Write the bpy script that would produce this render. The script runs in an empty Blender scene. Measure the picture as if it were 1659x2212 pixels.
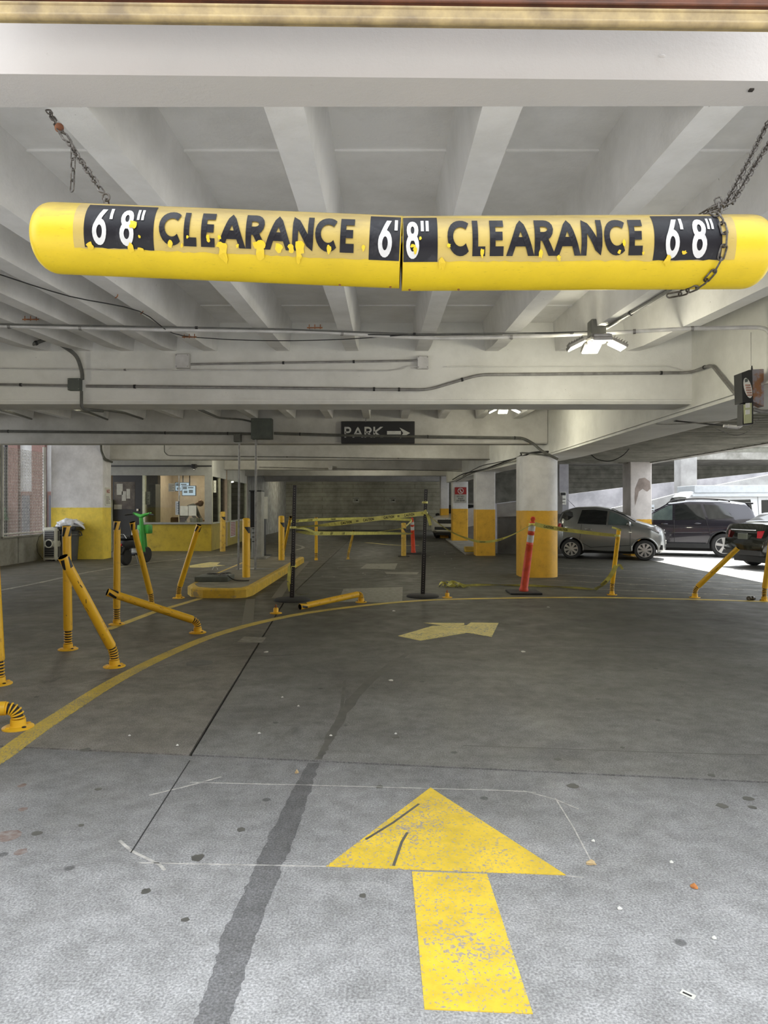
import bpy, bmesh, math, random
from mathutils import Vector, Matrix
random.seed(7)
PI = math.pi
F, H, HY, CX = 1500.0, 1.5, 1095.0, 829.5      # focal (px), eye height, horizon row, centre column of a 1659x2212 frame
SC = bpy.context.scene
COL = SC.collection

# ---------------------------------------------------------------- camera, sky, sun, exposure
cam = bpy.data.objects.new('camera', bpy.data.cameras.new('camera')); COL.objects.link(cam)
cam.location = (0, 0, H); cam.rotation_euler = (PI/2, 0, 0)
cam.data.sensor_fit = 'VERTICAL'; cam.data.sensor_height = 24; cam.data.lens = 24*F/2212
cam.data.shift_y = (HY-1106)/2212; cam.data.clip_start = .05; cam.data.clip_end = 300
SC.camera = cam
wd = bpy.data.worlds.new('sky'); SC.world = wd; wd.use_nodes = True
wn = wd.node_tree.nodes; bg = wn['Background']
bg.inputs[0].default_value = (.90, .95, 1, 1); bg.inputs[1].default_value = 2.7
sun = bpy.data.objects.new('sun', bpy.data.lights.new('sun', 'SUN')); COL.objects.link(sun)
sun.data.energy = 11; sun.data.angle = .01; sun.data.color = (1, .96, .9)
sun.rotation_euler = Vector((-.30, -.30, -1)).to_track_quat('-Z', 'Y').to_euler()
SC.view_settings.view_transform = 'Standard'; SC.view_settings.look = 'None'
SC.view_settings.exposure = 0.35; SC.view_settings.gamma = 1; SC.view_settings.use_curve_mapping = False
LAMP = (1, .95, .74)

# ---------------------------------------------------------------- helpers
def P(px, py, Y): return Vector(((px-CX)*Y/F, Y, H-(py-HY)*Y/F))
def G(px, py, z=0.0):
    Y = (H-z)*F/(py-HY); return Vector(((px-CX)*Y/F, Y, z))
def V(*a): return Vector(a)

def ramp(nt, fac, stops):
    r = nt.nodes.new('ShaderNodeValToRGB'); e = r.color_ramp.elements
    while len(e) < len(stops): e.new(.5)
    for k, (p, c) in enumerate(stops): e[k].position = p; e[k].color = (*c, 1) if len(c) == 3 else c
    nt.links.new(fac, r.inputs[0]); return r.outputs[0]
def noise(nt, vec, scale, detail=4, rough=.55, dist=0):
    n = nt.nodes.new('ShaderNodeTexNoise'); n.inputs['Scale'].default_value = scale
    n.inputs['Detail'].default_value = detail; n.inputs['Roughness'].default_value = rough; n.inputs['Distortion'].default_value = dist
    nt.links.new(vec, n.inputs['Vector']); return n.outputs['Fac']
def mixc(nt, fac, a, b, mode='MIX'):
    m = nt.nodes.new('ShaderNodeMix'); m.data_type = 'RGBA'; m.blend_type = mode
    for s, i in ((fac, 0), (a, 6), (b, 7)):
        if hasattr(s, 'links') or hasattr(s, 'is_linked'): nt.links.new(s, m.inputs[i])
        elif i == 0: m.inputs[0].default_value = s
        else: m.inputs[i].default_value = (*s, 1)
    return m.outputs[2]
def bumpn(nt, h, strength, dist=.01):
    b = nt.nodes.new('ShaderNodeBump'); b.inputs['Strength'].default_value = strength; b.inputs['Distance'].default_value = dist
    nt.links.new(h, b.inputs['Height']); return b.outputs[0]
def base(name):
    m = bpy.data.materials.new(name); m.use_nodes = True; nt = m.node_tree
    g = nt.nodes.new('ShaderNodeNewGeometry'); return m, nt, nt.nodes['Principled BSDF'], g.outputs['Position']
def mat(name, col, rough=.6, dark=None, scale=6, lo=.35, hi=.65, metal=0, bump=.15, bscale=60, spec=.5, coat=0, dist=.004, detail=5):
    m, nt, b, pos = base(name)
    if dark is None: dark = tuple(c*.85 for c in col)
    f = noise(nt, pos, scale, detail, .6)
    c = ramp(nt, f, [(lo, dark), (hi, col)])
    nt.links.new(c, b.inputs['Base Color'])
    b.inputs['Roughness'].default_value = rough; b.inputs['Metallic'].default_value = metal
    b.inputs['Specular IOR Level'].default_value = spec; b.inputs['Coat Weight'].default_value = coat
    if bump: nt.links.new(bumpn(nt, noise(nt, pos, bscale, 3), bump, dist), b.inputs['Normal'])
    return m
def emit(name, col, s):
    m, nt, b, pos = base(name); b.inputs['Base Color'].default_value = (*col, 1)
    b.inputs['Emission Color'].default_value = (*col, 1); b.inputs['Emission Strength'].default_value = s; return m

def paint_white(name, col=(.80, .79, .77), dirt_shade=(.62, .61, .58), d2=(.30, .28, .25)):
    m, nt, b, pos = base(name)
    c = ramp(nt, noise(nt, pos, 1.3, 6, .65), [(.32, dirt_shade), (.6, col)])
    sp = ramp(nt, noise(nt, pos, 38, 3, .6), [(.70, (0, 0, 0)), (.76, (1, 1, 1))])
    big = ramp(nt, noise(nt, pos, 1.7, 3), [(.52, (0, 0, 0)), (.62, (1, 1, 1))])
    c = mixc(nt, mixc(nt, 1, sp, big, 'MULTIPLY'), c, d2)
    nt.links.new(c, b.inputs['Base Color']); b.inputs['Roughness'].default_value = .7
    h1 = noise(nt, pos, 45, 5, .7)
    nt.links.new(bumpn(nt, h1, .35, .006), b.inputs['Normal']); return m
def two_tone(name, zb, white=(.70, .69, .68), yel=(.74, .41, .03)):
    m, nt, b, pos = base(name)
    s = nt.nodes.new('ShaderNodeSeparateXYZ'); nt.links.new(pos, s.inputs[0])
    n = noise(nt, pos, 12, 3)
    ad = nt.nodes.new('ShaderNodeMath'); ad.operation = 'MULTIPLY_ADD'; nt.links.new(n, ad.inputs[0]); ad.inputs[1].default_value = .02; nt.links.new(s.outputs[2], ad.inputs[2])
    gt = nt.nodes.new('ShaderNodeMath'); gt.operation = 'GREATER_THAN'; nt.links.new(ad.outputs[0], gt.inputs[0]); gt.inputs[1].default_value = zb+.01
    w = ramp(nt, noise(nt, pos, 2.2, 6, .7), [(.35, tuple(c*.78 for c in white)), (.6, white)])
    y = ramp(nt, noise(nt, pos, 3, 7, .75), [(.30, tuple(c*.5 for c in yel)), (.42, tuple(c*.85 for c in yel)), (.6, yel)])
    nt.links.new(mixc(nt, gt.outputs[0], y, w), b.inputs['Base Color']); b.inputs['Roughness'].default_value = .55
    nt.links.new(bumpn(nt, noise(nt, pos, 40, 5, .7), .3, .006), b.inputs['Normal']); return m
def floor_mat(name, light, dark, oil, s_oil=.5, dirt_shade=None, dc=None):
    m, nt, b, pos = base(name)
    c = ramp(nt, noise(nt, pos, .9, 8, .68, .4), [(.34, dark), (.62, light)])
    fine = ramp(nt, noise(nt, pos, 120, 2, .5), [(.3, (.60, .60, .60)), (.52, (1, 1, 1)), (.70, (1.4, 1.4, 1.4))])
    c = mixc(nt, 1, c, fine, 'MULTIPLY')
    mid = ramp(nt, noise(nt, pos, 9, 6, .7), [(.35, (.76, .76, .75)), (.62, (1.08, 1.08, 1.08))])
    c = mixc(nt, 1, c, mid, 'MULTIPLY')
    bl = ramp(nt, noise(nt, pos, 2.1, 5, .7, 1.0), [(.60, (0, 0, 0)), (.72, (1, 1, 1))])
    k = nt.nodes.new('ShaderNodeMath'); k.operation = 'MULTIPLY'; nt.links.new(bl, k.inputs[0]); k.inputs[1].default_value = s_oil
    c = mixc(nt, k.outputs[0], c, oil)
    vo = nt.nodes.new('ShaderNodeTexVoronoi'); vo.inputs['Scale'].default_value = 2.6; nt.links.new(pos, vo.inputs['Vector'])
    sp = ramp(nt, vo.outputs['Distance'], [(.045, (1, 1, 1)), (.065, (0, 0, 0))])
    k2 = nt.nodes.new('ShaderNodeMath'); k2.operation = 'MULTIPLY'; nt.links.new(sp, k2.inputs[0]); k2.inputs[1].default_value = .6
    c = mixc(nt, k2.outputs[0], c, (.04, .04, .04))
    vb = nt.nodes.new('ShaderNodeTexVoronoi'); vb.inputs['Scale'].default_value = 26; nt.links.new(pos, vb.inputs['Vector'])
    wsp = ramp(nt, vb.outputs['Distance'], [(.06, (1, 1, 1)), (.09, (0, 0, 0))])
    k3 = nt.nodes.new('ShaderNodeMath'); k3.operation = 'MULTIPLY'; nt.links.new(wsp, k3.inputs[0]); k3.inputs[1].default_value = .35
    c = mixc(nt, k3.outputs[0], c, (.62, .62, .60))
    if dirt_shade:     # daylight falloff painted into the colour, plus tyre grime indoors: darker with depth
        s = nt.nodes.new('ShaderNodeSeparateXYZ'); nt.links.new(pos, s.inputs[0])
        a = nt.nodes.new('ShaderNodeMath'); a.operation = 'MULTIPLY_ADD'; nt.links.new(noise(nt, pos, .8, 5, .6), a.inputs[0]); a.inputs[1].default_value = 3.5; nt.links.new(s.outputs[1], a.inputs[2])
        r = nt.nodes.new('ShaderNodeMapRange'); nt.links.new(a.outputs[0], r.inputs[0]); r.inputs[1].default_value = dirt_shade[0]+1.7; r.inputs[2].default_value = dirt_shade[1]+1.7
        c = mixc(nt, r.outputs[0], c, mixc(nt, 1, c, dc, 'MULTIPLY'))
    nt.links.new(c, b.inputs['Base Color'])
    nt.links.new(ramp(nt, noise(nt, pos, 3, 4), [(.3, (.48, .48, .48)), (.7, (.75, .75, .75))]), b.inputs['Roughness'])
    mp = nt.nodes.new('ShaderNodeMapping'); mp.inputs['Scale'].default_value = (1, 14, 1); mp.inputs['Rotation'].default_value = (0, 0, .2); nt.links.new(pos, mp.inputs[0])
    h = noise(nt, mp.outputs[0], 14, 3, .6)
    h2 = noise(nt, pos, 150, 2, .6)
    a = nt.nodes.new('ShaderNodeMath'); a.operation = 'ADD'; nt.links.new(h, a.inputs[0]); nt.links.new(h2, a.inputs[1])
    nt.links.new(bumpn(nt, a.outputs[0], .35, .004), b.inputs['Normal']); return m
def worn_paint(name, col, under, wear=.5, scale=30, streak=False):
    """paint with chips showing the concrete under it (cut away by transparency-free mixing)"""
    m, nt, b, pos = base(name)
    v = pos
    if streak:
        mp = nt.nodes.new('ShaderNodeMapping'); mp.inputs['Scale'].default_value = (5, 1, 1); nt.links.new(pos, mp.inputs[0]); v = mp.outputs[0]
    n1 = noise(nt, v, scale, 4, .65, .6); n2 = noise(nt, pos, 2.4, 3)
    mu = nt.nodes.new('ShaderNodeMath'); mu.operation = 'MULTIPLY_ADD'; nt.links.new(n2, mu.inputs[0]); mu.inputs[1].default_value = .35; nt.links.new(n1, mu.inputs[2])
    mk = ramp(nt, mu.outputs[0], [(wear+.22, (0, 0, 0)), (wear+.26, (1, 1, 1))])
    c = ramp(nt, noise(nt, pos, 5, 5, .7), [(.3, tuple(x*.72 for x in col)), (.65, col)])
    nt.links.new(mixc(nt, mk, c, under), b.inputs['Base Color']); b.inputs['Roughness'].default_value = .6
    nt.links.new(bumpn(nt, noise(nt, pos, 130, 3), .3, .003), b.inputs['Normal']); return m

class MB:
    def __init__(s): s.v = []; s.f = []; s.m = []; s.k = 0
    def add(s, vs, fs):
        o = len(s.v); s.v += [Vector(x) for x in vs]
        for f in fs: s.f.append(tuple(i+o for i in f)); s.m.append(s.k)
        return s
    def hexa(s, p):     # 8 points: bottom 4 ccw, top 4 ccw
        return s.add(p, [(0, 3, 2, 1), (4, 5, 6, 7), (0, 1, 5, 4), (1, 2, 6, 5), (2, 3, 7, 6), (3, 0, 4, 7)])
    def box(s, x0, x1, y0, y1, z0, z1):
        return s.hexa([(x0, y0, z0), (x1, y0, z0), (x1, y1, z0), (x0, y1, z0), (x0, y0, z1), (x1, y0, z1), (x1, y1, z1), (x0, y1, z1)])
    def bbox(s, x0, x1, y0, y1, z0, z1, c=.01):   # chamfered box
        xs, ys, zs = (x0, x1), (y0, y1), (z0, z1); bm = bmesh.new()
        r = bmesh.ops.create_cube(bm, size=1)
        bmesh.ops.scale(bm, vec=(x1-x0, y1-y0, z1-z0), verts=bm.verts)
        bmesh.ops.translate(bm, vec=((x0+x1)/2, (y0+y1)/2, (z0+z1)/2), verts=bm.verts)
        bmesh.ops.bevel(bm, geom=bm.edges[:], offset=c, segments=2, profile=.5, affect='EDGES')
        bm.verts.index_update(); s.add([v.co.copy() for v in bm.verts], [[v.index for v in f.verts] for f in bm.faces]); bm.free(); return s
    def prism(s, pts, z0, z1):
        n = len(pts)
        A = sum(pts[i][0]*pts[(i+1) % n][1]-pts[(i+1) % n][0]*pts[i][1] for i in range(n))
        if A < 0: pts = pts[::-1]
        vs = [(p[0], p[1], z0) for p in pts]+[(p[0], p[1], z1) for p in pts]
        return s.add(vs, [tuple(range(n-1, -1, -1)), tuple(range(n, 2*n))]+[(i, (i+1) % n, n+(i+1) % n, n+i) for i in range(n)])
    def path(s, pts, rad, n=8, cap=True, up=None):   # tube through points, radius per point
        pts = [Vector(p) for p in pts]
        if not hasattr(rad, '__len__'): rad = [rad]*len(pts)
        t0 = (pts[1]-pts[0]).normalized(); a = Vector(up) if up else (V(0, 0, 1) if abs(t0.z) < .9 else V(1, 0, 0))
        u = (a-t0*a.dot(t0)).normalized(); o = len(s.v); rings = []
        for i, p in enumerate(pts):
            t = (pts[min(i+1, len(pts)-1)]-pts[max(i-1, 0)])
            if t.length < 1e-9: t = t0
            t = t.normalized(); u = (u-t*u.dot(t)).normalized(); w = t.cross(u)
            rings.append([p+(u*math.cos(2*PI*k/n)+w*math.sin(2*PI*k/n))*rad[i] for k in range(n)])
        vs = [q for r in rings for q in r]; fs = []
        for i in range(len(pts)-1):
            for k in range(n): fs.append((i*n+k, i*n+(k+1) % n, (i+1)*n+(k+1) % n, (i+1)*n+k))
        if cap: fs += [tuple(range(n-1, -1, -1)), tuple(range((len(pts)-1)*n, len(pts)*n))]
        return s.add(vs, fs)
    def cyl(s, p0, p1, r0, r1=None, n=16): return s.path([p0, p1], [r0, r0 if r1 is None else r1], n)
    def lathe(s, c, prof, n=24, axis=(0, 0, 1)):
        c = Vector(c); ax = Vector(axis).normalized()
        return s.path([c+ax*(h if i == 0 or abs(h-prof[i-1][1]) > 1e-7 else h+1e-6*i) for i, (r, h) in enumerate(prof)], [max(r, 1e-4) for r, h in prof], n)
    def ring(s, c, R, r, axis=(0, 0, 1), n=20, k=6, sx=0):
        """torus; sx stretches it into a chain link along its local x"""
        c = Vector(c); ax = Vector(axis).normalized(); a = V(0, 0, 1) if abs(ax.z) < .9 else V(1, 0, 0)
        u = (a-ax*a.dot(ax)).normalized(); w = ax.cross(u); vs = []; fs = []
        for i in range(n):
            t = 2*PI*i/n; d = u*math.cos(t)+w*math.sin(t); cc = c+d*R+u*(sx if math.cos(t) > 0 else -sx)
            for j in range(k):
                q = 2*PI*j/k; vs.append(cc+(d*math.cos(q)+ax*math.sin(q))*r)
        for i in range(n):
            for j in range(k): fs.append((i*k+j, ((i+1) % n)*k+j, ((i+1) % n)*k+(j+1) % k, i*k+(j+1) % k))
        return s.add(vs, fs)
    def ball(s, c, rx, ry=None, rz=None, n=14, m=8):
        ry = ry or rx; rz = rz or rx; c = Vector(c); vs = []; fs = []
        for i in range(m+1):
            a = PI*i/m
            for j in range(n): b = 2*PI*j/n; vs.append(c+V(rx*math.sin(a)*math.cos(b), ry*math.sin(a)*math.sin(b), rz*math.cos(a)))
        for i in range(m):
            for j in range(n): fs.append((i*n+j, (i+1)*n+j, (i+1)*n+(j+1) % n, i*n+(j+1) % n))
        return s.add(vs, fs)
    def grid(s, fn, nu, nv):
        o = [fn(i/nu, j/nv) for i in range(nu+1) for j in range(nv+1)]
        return s.add(o, [(i*(nv+1)+j, (i+1)*(nv+1)+j, (i+1)*(nv+1)+j+1, i*(nv+1)+j+1) for i in range(nu) for j in range(nv)])
    def tf(s, M):
        s.v = [M @ v for v in s.v]; return s
    def build(s, name, mt, parent=None, smooth=False, local=False, kind=None, label=None):
        me = bpy.data.meshes.new(name); off = V(0, 0, 0)
        if parent is not None and not local:
            q = parent
            while q: off += q.location; q = q.parent
        me.from_pydata([tuple(v-off) for v in s.v], [], s.f)
        mts = mt if isinstance(mt, (list, tuple)) else [mt]
        for q in mts: me.materials.append(q)
        if len(mts) > 1: me.polygons.foreach_set('material_index', s.m)
        if smooth is not False:
            me.polygons.foreach_set('use_smooth', [True]*len(me.polygons))
            try: me.set_sharp_from_angle(angle=math.radians(40 if smooth is True else smooth))
            except Exception: pass
        me.update(); o = bpy.data.objects.new(name, me); COL.objects.link(o)
        if parent is not None: o.parent = parent
        if kind: o['kind'] = kind
        if label: o['label'] = label
        return o
def tag(o, label, cat, group=None):
    o['label'] = label; o['category'] = cat
    if group: o['group'] = group
    return o
def thing(name, label, cat, loc=(0, 0, 0), group=None):
    o = bpy.data.objects.new(name, None); COL.objects.link(o); o.location = loc; o.empty_display_size = .1
    return tag(o, label, cat, group)
def struct(o): o['kind'] = 'structure'; return o
def smoothp(pts, n=6, closed=False):
    pts = [Vector(p) for p in pts]; out = []
    for i in range(len(pts)-1):
        p0 = pts[max(i-1, 0)]; p1 = pts[i]; p2 = pts[i+1]; p3 = pts[min(i+2, len(pts)-1)]
        for k in range(n):
            t = k/n
            out.append(.5*((2*p1)+(-p0+p2)*t+(2*p0-5*p1+4*p2-p3)*t*t+(-p0+3*p1-3*p2+p3)*t**3))
    return out+[pts[-1]]
def bendp(pts, r=.12, n=5):    # straight runs with rounded corners
    pts = [Vector(p) for p in pts]; out = [pts[0]]
    for i in range(1, len(pts)-1):
        a, b, c = pts[i-1], pts[i], pts[i+1]; d = min(r, (a-b).length*.45, (c-b).length*.45)
        s = b+(a-b).normalized()*d; e = b+(c-b).normalized()*d
        for k in range(n+1): t = k/n; out.append(s*(1-t)**2+b*2*t*(1-t)+e*t*t)
    return out+[pts[-1]]
def ribbon(mb, pts, w, thick=.003, nrm=None, z0=0.0):   # flat paint on the ground
    pts = [Vector(p) for p in pts]; L = []; R = []
    for i, p in enumerate(pts):
        t = pts[min(i+1, len(pts)-1)]-pts[max(i-1, 0)]; t.z = 0; t.normalize(); s = V(-t.y, t.x, 0); ww = w[i] if hasattr(w, '__len__') else w
        L.append(p+s*ww/2); R.append(p-s*ww/2)
    for i in range(len(pts)-1):
        q = [R[i], R[i+1], L[i+1], L[i]]
        mb.hexa([V(a.x, a.y, z0) for a in q]+[V(a.x, a.y, z0+thick) for a in q])
    return mb

# stroke lettering ---------------------------------------------------------
def arc(cx, cy, rx, ry, a0, a1, n=14): return [(cx+rx*math.cos(math.radians(a0+(a1-a0)*i/n)), cy+ry*math.sin(math.radians(a0+(a1-a0)*i/n))) for i in range(n+1)]
GL = {
 'A': (.80, [[(0, 0), (.5, 1), (1, 0)], [(.2, .3), (.8, .3)]]), 'B': (.6, [[(0, 0), (0, 1), (.6, 1)]+arc(.6, .76, .4, .24, 90, -90, 8)+[(0, .52)], [(0, 0), (.6, 0)]+arc(.6, .26, .4, .26, -90, 90, 8)]),
 'C': (.74, [arc(.58, .5, .58, .5, 48, 312, 18)]), 'D': (.66, [[(0, 0), (0, 1), (.4, 1)]+arc(.4, .5, .6, .5, 90, -90, 12)+[(0, 0)]]),
 'E': (.46, [[(1, 1), (0, 1), (0, 0), (1, 0)], [(0, .5), (.9, .5)]]), 'F': (.46, [[(1, 1), (0, 1), (0, 0)], [(0, .5), (.9, .5)]]),
 'G': (.78, [arc(.55, .5, .55, .5, 48, 360, 18)+[(.6, .5)]]), 'H': (.62, [[(0, 0), (0, 1)], [(1, 0), (1, 1)], [(0, .5), (1, .5)]]),
 'I': (.02, [[(.5, 0), (.5, 1)]]), 'K': (.62, [[(0, 0), (0, 1)], [(1, 1), (.1, .5), (1, 0)]]), 'L': (.42, [[(0, 1), (0, 0), (1, 0)]]),
 'M': (.8, [[(0, 0), (0, 1), (.5, .2), (1, 1), (1, 0)]]), 'N': (.64, [[(0, 0), (0, 1), (1, 0), (1, 1)]]), 'O': (.8, [arc(.5, .5, .5, .5, 0, 360, 22)]),
 'P': (.5, [[(0, 0), (0, 1), (.5, 1)]+arc(.5, .74, .5, .26, 90, -90, 8)+[(0, .48)]]),
 'R': (.54, [[(0, 0), (0, 1), (.5, 1)]+arc(.5, .74, .5, .26, 90, -90, 8)+[(0, .48)], [(.45, .48), (1, 0)]]),
 'S': (.5, [arc(.5, .75, .5, .25, 30, 180, 8)+arc(.5, .25, .5, .25, 90, -150, 10)]), 'T': (.55, [[(0, 1), (1, 1)], [(.5, 1), (.5, 0)]]),
 'U': (.6, [[(0, 1), (0, .4)]+arc(.5, .35, .5, .35, 180, 360, 10)+[(1, 1)]]), 'V': (.7, [[(0, 1), (.5, 0), (1, 1)]]), 'W': (.95, [[(0, 1), (.25, 0), (.5, .9), (.75, 0), (1, 1)]]),
 'X': (.6, [[(0, 0), (1, 1)], [(0, 1), (1, 0)]]), 'Y': (.6, [[(0, 1), (.5, .5), (1, 1)], [(.5, .5), (.5, 0)]]), 'Z': (.55, [[(0, 1), (1, 1), (0, 0), (1, 0)]]),
 '6': (.40, [[(.72, 1), (.12, .5)]+arc(.5, .31, .5, .31, 150, 510, 20)]), '8': (.40, [arc(.5, .76, .42, .24, 0, 360, 16), arc(.5, .27, .5, .27, 0, 360, 18)]),
 "'": (.05, [[(.5, 1), (.5, .68)]]), '"': (.2, [[(0, 1), (0, .68)], [(1, 1), (1, .68)]]), ' ': (.3, []), '.': (.05, [[(.5, 0), (.5, .05)]]),
 '0': (.5, [arc(.5, .5, .5, .5, 0, 360, 18)]), '3': (.45, [arc(.4, .76, .5, .24, 140, -90, 10), arc(.4, .26, .55, .26, 90, -140, 10)]), '4': (.55, [[(.75, 0), (.75, 1), (0, .3), (1, .3)]]),
}
def text_width(t, wt, gap): return sum(GL[c][0]+wt+gap for c in t)-gap
def text(mb, t, mp, wt=.16, gap=.12, sub=.12):
    """mp(u,v): u,v in units of cap height"""
    x = 0
    for ch in t:
        w, strokes = GL[ch]
        for st in strokes:
            pts = [(x+wt/2+a*w, wt/2+b*(1-wt)) for a, b in st]; q = [pts[0]]
            for a, b in zip(pts, pts[1:]):
                d = math.dist(a, b); k = max(1, int(d/sub))
                for i in range(1, k+1): q.append((a[0]+(b[0]-a[0])*i/k, a[1]+(b[1]-a[1])*i/k))
            closed = math.dist(q[0], q[-1]) < 1e-4; L = []; R = []
            for i in range(len(q)):
                a = q[i-1] if i else (q[-2] if closed else q[0]); c = q[i+1] if i < len(q)-1 else (q[1] if closed else q[-1]); b = q[i]
                d1 = (b[0]-a[0], b[1]-a[1]); d2 = (c[0]-b[0], c[1]-b[1]); l1 = math.hypot(*d1) or 1e-9; l2 = math.hypot(*d2) or 1e-9
                if l1 < 1e-8: d1, l1 = d2, l2
                if l2 < 1e-8: d2, l2 = d1, l1
                n1 = (-d1[1]/l1, d1[0]/l1); n2 = (-d2[1]/l2, d2[0]/l2); m = (n1[0]+n2[0], n1[1]+n2[1]); ml = math.hypot(*m) or 1; m = (m[0]/ml, m[1]/ml)
                k = wt/2/max(.45, m[0]*n1[0]+m[1]*n1[1]); bx, by = b
                dd = d2 if i == 0 else d1; dl = l2 if i == 0 else l1
                if i in (0, len(q)-1) and not closed and abs(dd[1])/dl > .5 and (by < wt*.51 or by > 1-wt*.51):   # cut the stroke flat on the cap line
                    ty = 0 if by < .5 else 1; x_ = bx+(ty-by)*dd[0]/dd[1]; hw_ = wt/2*dl/abs(dd[1])*(1 if m[0] > 0 else -1)
                    L.append((x_+hw_, ty)); R.append((x_-hw_, ty)); continue
                L.append((bx+m[0]*k, min(max(by+m[1]*k, 0), 1))); R.append((bx-m[0]*k, min(max(by-m[1]*k, 0), 1)))
            vs = [mp(*p) for i in range(len(q)) for p in (L[i], R[i])]
            mb.add(vs, [(2*i, 2*i+1, 2*i+3, 2*i+2) for i in range(len(q)-1)])
        x += w+wt+gap
    return x-gap
def flat_text(mb, t, o, u, v, h, wt=.16, gap=.12, width=None, off=.002):
    """lettering on a plane: o lower-left corner, u right, v up"""
    o = Vector(o); u = Vector(u).normalized(); v = Vector(v).normalized(); n = u.cross(v)
    kx = 1 if width is None else width/(text_width(t, wt, gap)*h)
    return text(mb, t, lambda a, b: o+u*a*h*kx+v*b*h+n*off, wt, gap)

# ---------------------------------------------------------------- materials
M = {}
M['white'] = paint_white('white_painted_concrete', (.86, .85, .83), (.68, .67, .64))
M['cream'] = paint_white('cream_painted_concrete', (.77, .765, .72), (.62, .615, .57))
M['white2'] = paint_white('aged_white_concrete', (.60, .59, .56), (.44, .43, .40))
M['wood_white'] = paint_white('smooth_white_lintel', (.61, .58, .55), (.57, .55, .525), (.5, .47, .43))
M['floor_out'] = floor_mat('apron_concrete', (.47, .47, .475), (.35, .35, .352), (.19, .19, .19), .35, (1.7, 4.5), (.44, .44, .435))  # apron darkens inward: daylight falloff painted into its colour
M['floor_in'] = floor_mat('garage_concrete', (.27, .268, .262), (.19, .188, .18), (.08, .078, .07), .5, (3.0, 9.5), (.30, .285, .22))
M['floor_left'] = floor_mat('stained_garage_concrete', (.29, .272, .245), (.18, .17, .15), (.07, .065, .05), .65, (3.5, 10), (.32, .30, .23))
M['floor_court'] = floor_mat('brightened_court_concrete', (.40, .395, .385), (.27, .265, .255), (.12, .12, .11), .4)  # court slab colour raised to brighten the sunlit patch
M['joint'] = mat('joint_dark', (.04, .04, .04), .9)
M['arrow'] = worn_paint('arrow_paint', (.88, .62, .05), (.38, .33, .28), .52, 75)
M['arrow2'] = worn_paint('faded_arrow_paint', (.80, .68, .24), (.28, .27, .22), .53, 30)
M['line'] = worn_paint('line_paint', (.66, .48, .06), (.25, .22, .14), .50, 40, True)
M['line_worn'] = worn_paint('old_line_paint', (.42, .34, .12), (.16, .15, .12), .26, 12, True)
M['line_white'] = worn_paint('thin_line_paint', (.55, .50, .36), (.2, .19, .15), .36, 16)
M['patch'] = mat('light_patch', (.27, .26, .22), .7, (.17, .165, .13), 14)
M['wet'] = floor_mat('damp_concrete', (.215, .215, .22), (.17, .17, .172), (.12, .12, .12), .3, (1.7, 4.5), (.55, .55, .545))
M['tire'] = mat('tyre_mark', (.085, .083, .075), .6, (.13, .125, .11), 9)
M['cut'] = mat('saw_cut_filler', (.62, .60, .56), .8, (.35, .34, .32), 18)
def dusty(name, col, dust=(.14, .10, .045), rough=.42):
    m, nt, b, pos = base(name); g = nt.nodes.new('ShaderNodeNewGeometry'); s = nt.nodes.new('ShaderNodeSeparateXYZ'); nt.links.new(g.outputs['Normal'], s.inputs[0])
    c = ramp(nt, noise(nt, pos, 4, 5, .7), [(.3, tuple(x*.86 for x in col)), (.6, col)])
    mp = nt.nodes.new('ShaderNodeMapping'); mp.inputs['Scale'].default_value = (1, 5, 5); nt.links.new(pos, mp.inputs[0])
    a = nt.nodes.new('ShaderNodeMath'); a.operation = 'MULTIPLY_ADD'; nt.links.new(noise(nt, mp.outputs[0], 5, 6, .7), a.inputs[0]); a.inputs[1].default_value = 1.1; nt.links.new(s.outputs[2], a.inputs[2])
    r = nt.nodes.new('ShaderNodeMapRange'); nt.links.new(a.outputs[0], r.inputs[0]); r.inputs[1].default_value = .75; r.inputs[2].default_value = 1.6; r.inputs[4].default_value = .92
    c = mixc(nt, r.outputs[0], c, dust)
    sp = ramp(nt, noise(nt, mp.outputs[0], 40, 4, .75), [(.60, (0, 0, 0)), (.70, (1, 1, 1))]); k = nt.nodes.new('ShaderNodeMath'); k.operation = 'MULTIPLY'; nt.links.new(sp, k.inputs[0]); k.inputs[1].default_value = .45
    c = mixc(nt, k.outputs[0], c, tuple(x*.45 for x in col))
    nt.links.new(c, b.inputs['Base Color']); b.inputs['Roughness'].default_value = rough
    nt.links.new(bumpn(nt, noise(nt, pos, 90, 3), .08, .003), b.inputs['Normal']); return m
M['pipe_y'] = dusty('bar_yellow', (.72, .52, .010))
M['deck'] = dusty('sticker_yellow', (.50, .37, .09), (.17, .125, .06))
M['black_vinyl'] = mat('black_vinyl', (.006, .006, .009), .45, (.022, .022, .026), 14, lo=.36, hi=.46, spec=.3)
M['white_vinyl'] = mat('white_vinyl', (.60, .60, .58), .45, (.45, .45, .45), 16, lo=.3, hi=.45)
M['steel'] = mat('dull_steel', (.16, .15, .135), .5, (.05, .04, .03), 60, metal=.6)
M['rust'] = mat('rust', (.34, .13, .04), .8, (.14, .05, .02), 25)
M['bronze'] = mat('brown_yellow_steel', (.46, .35, .16), .5, (.22, .165, .09), 9)
M['rustbeam'] = mat('rusty_brown_steel', (.15, .05, .02), .6, (.07, .025, .012), 12)
M['post'] = mat('yellow_post', (.86, .50, .02), .42, (.55, .28, .02), 12, lo=.28, hi=.42, bump=.1)
M['post_dk'] = mat('grimy_yellow_post', (.60, .38, .05), .5, (.30, .19, .05), 10, lo=.3, hi=.5)
M['scuff'] = mat('black_scuff', (.03, .025, .02), .7)
M['black'] = mat('black_plastic', (.014, .014, .015), .45)
M['hole'] = mat('tube_opening', (.004, .004, .004), 1, spec=0, bump=0)
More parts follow.
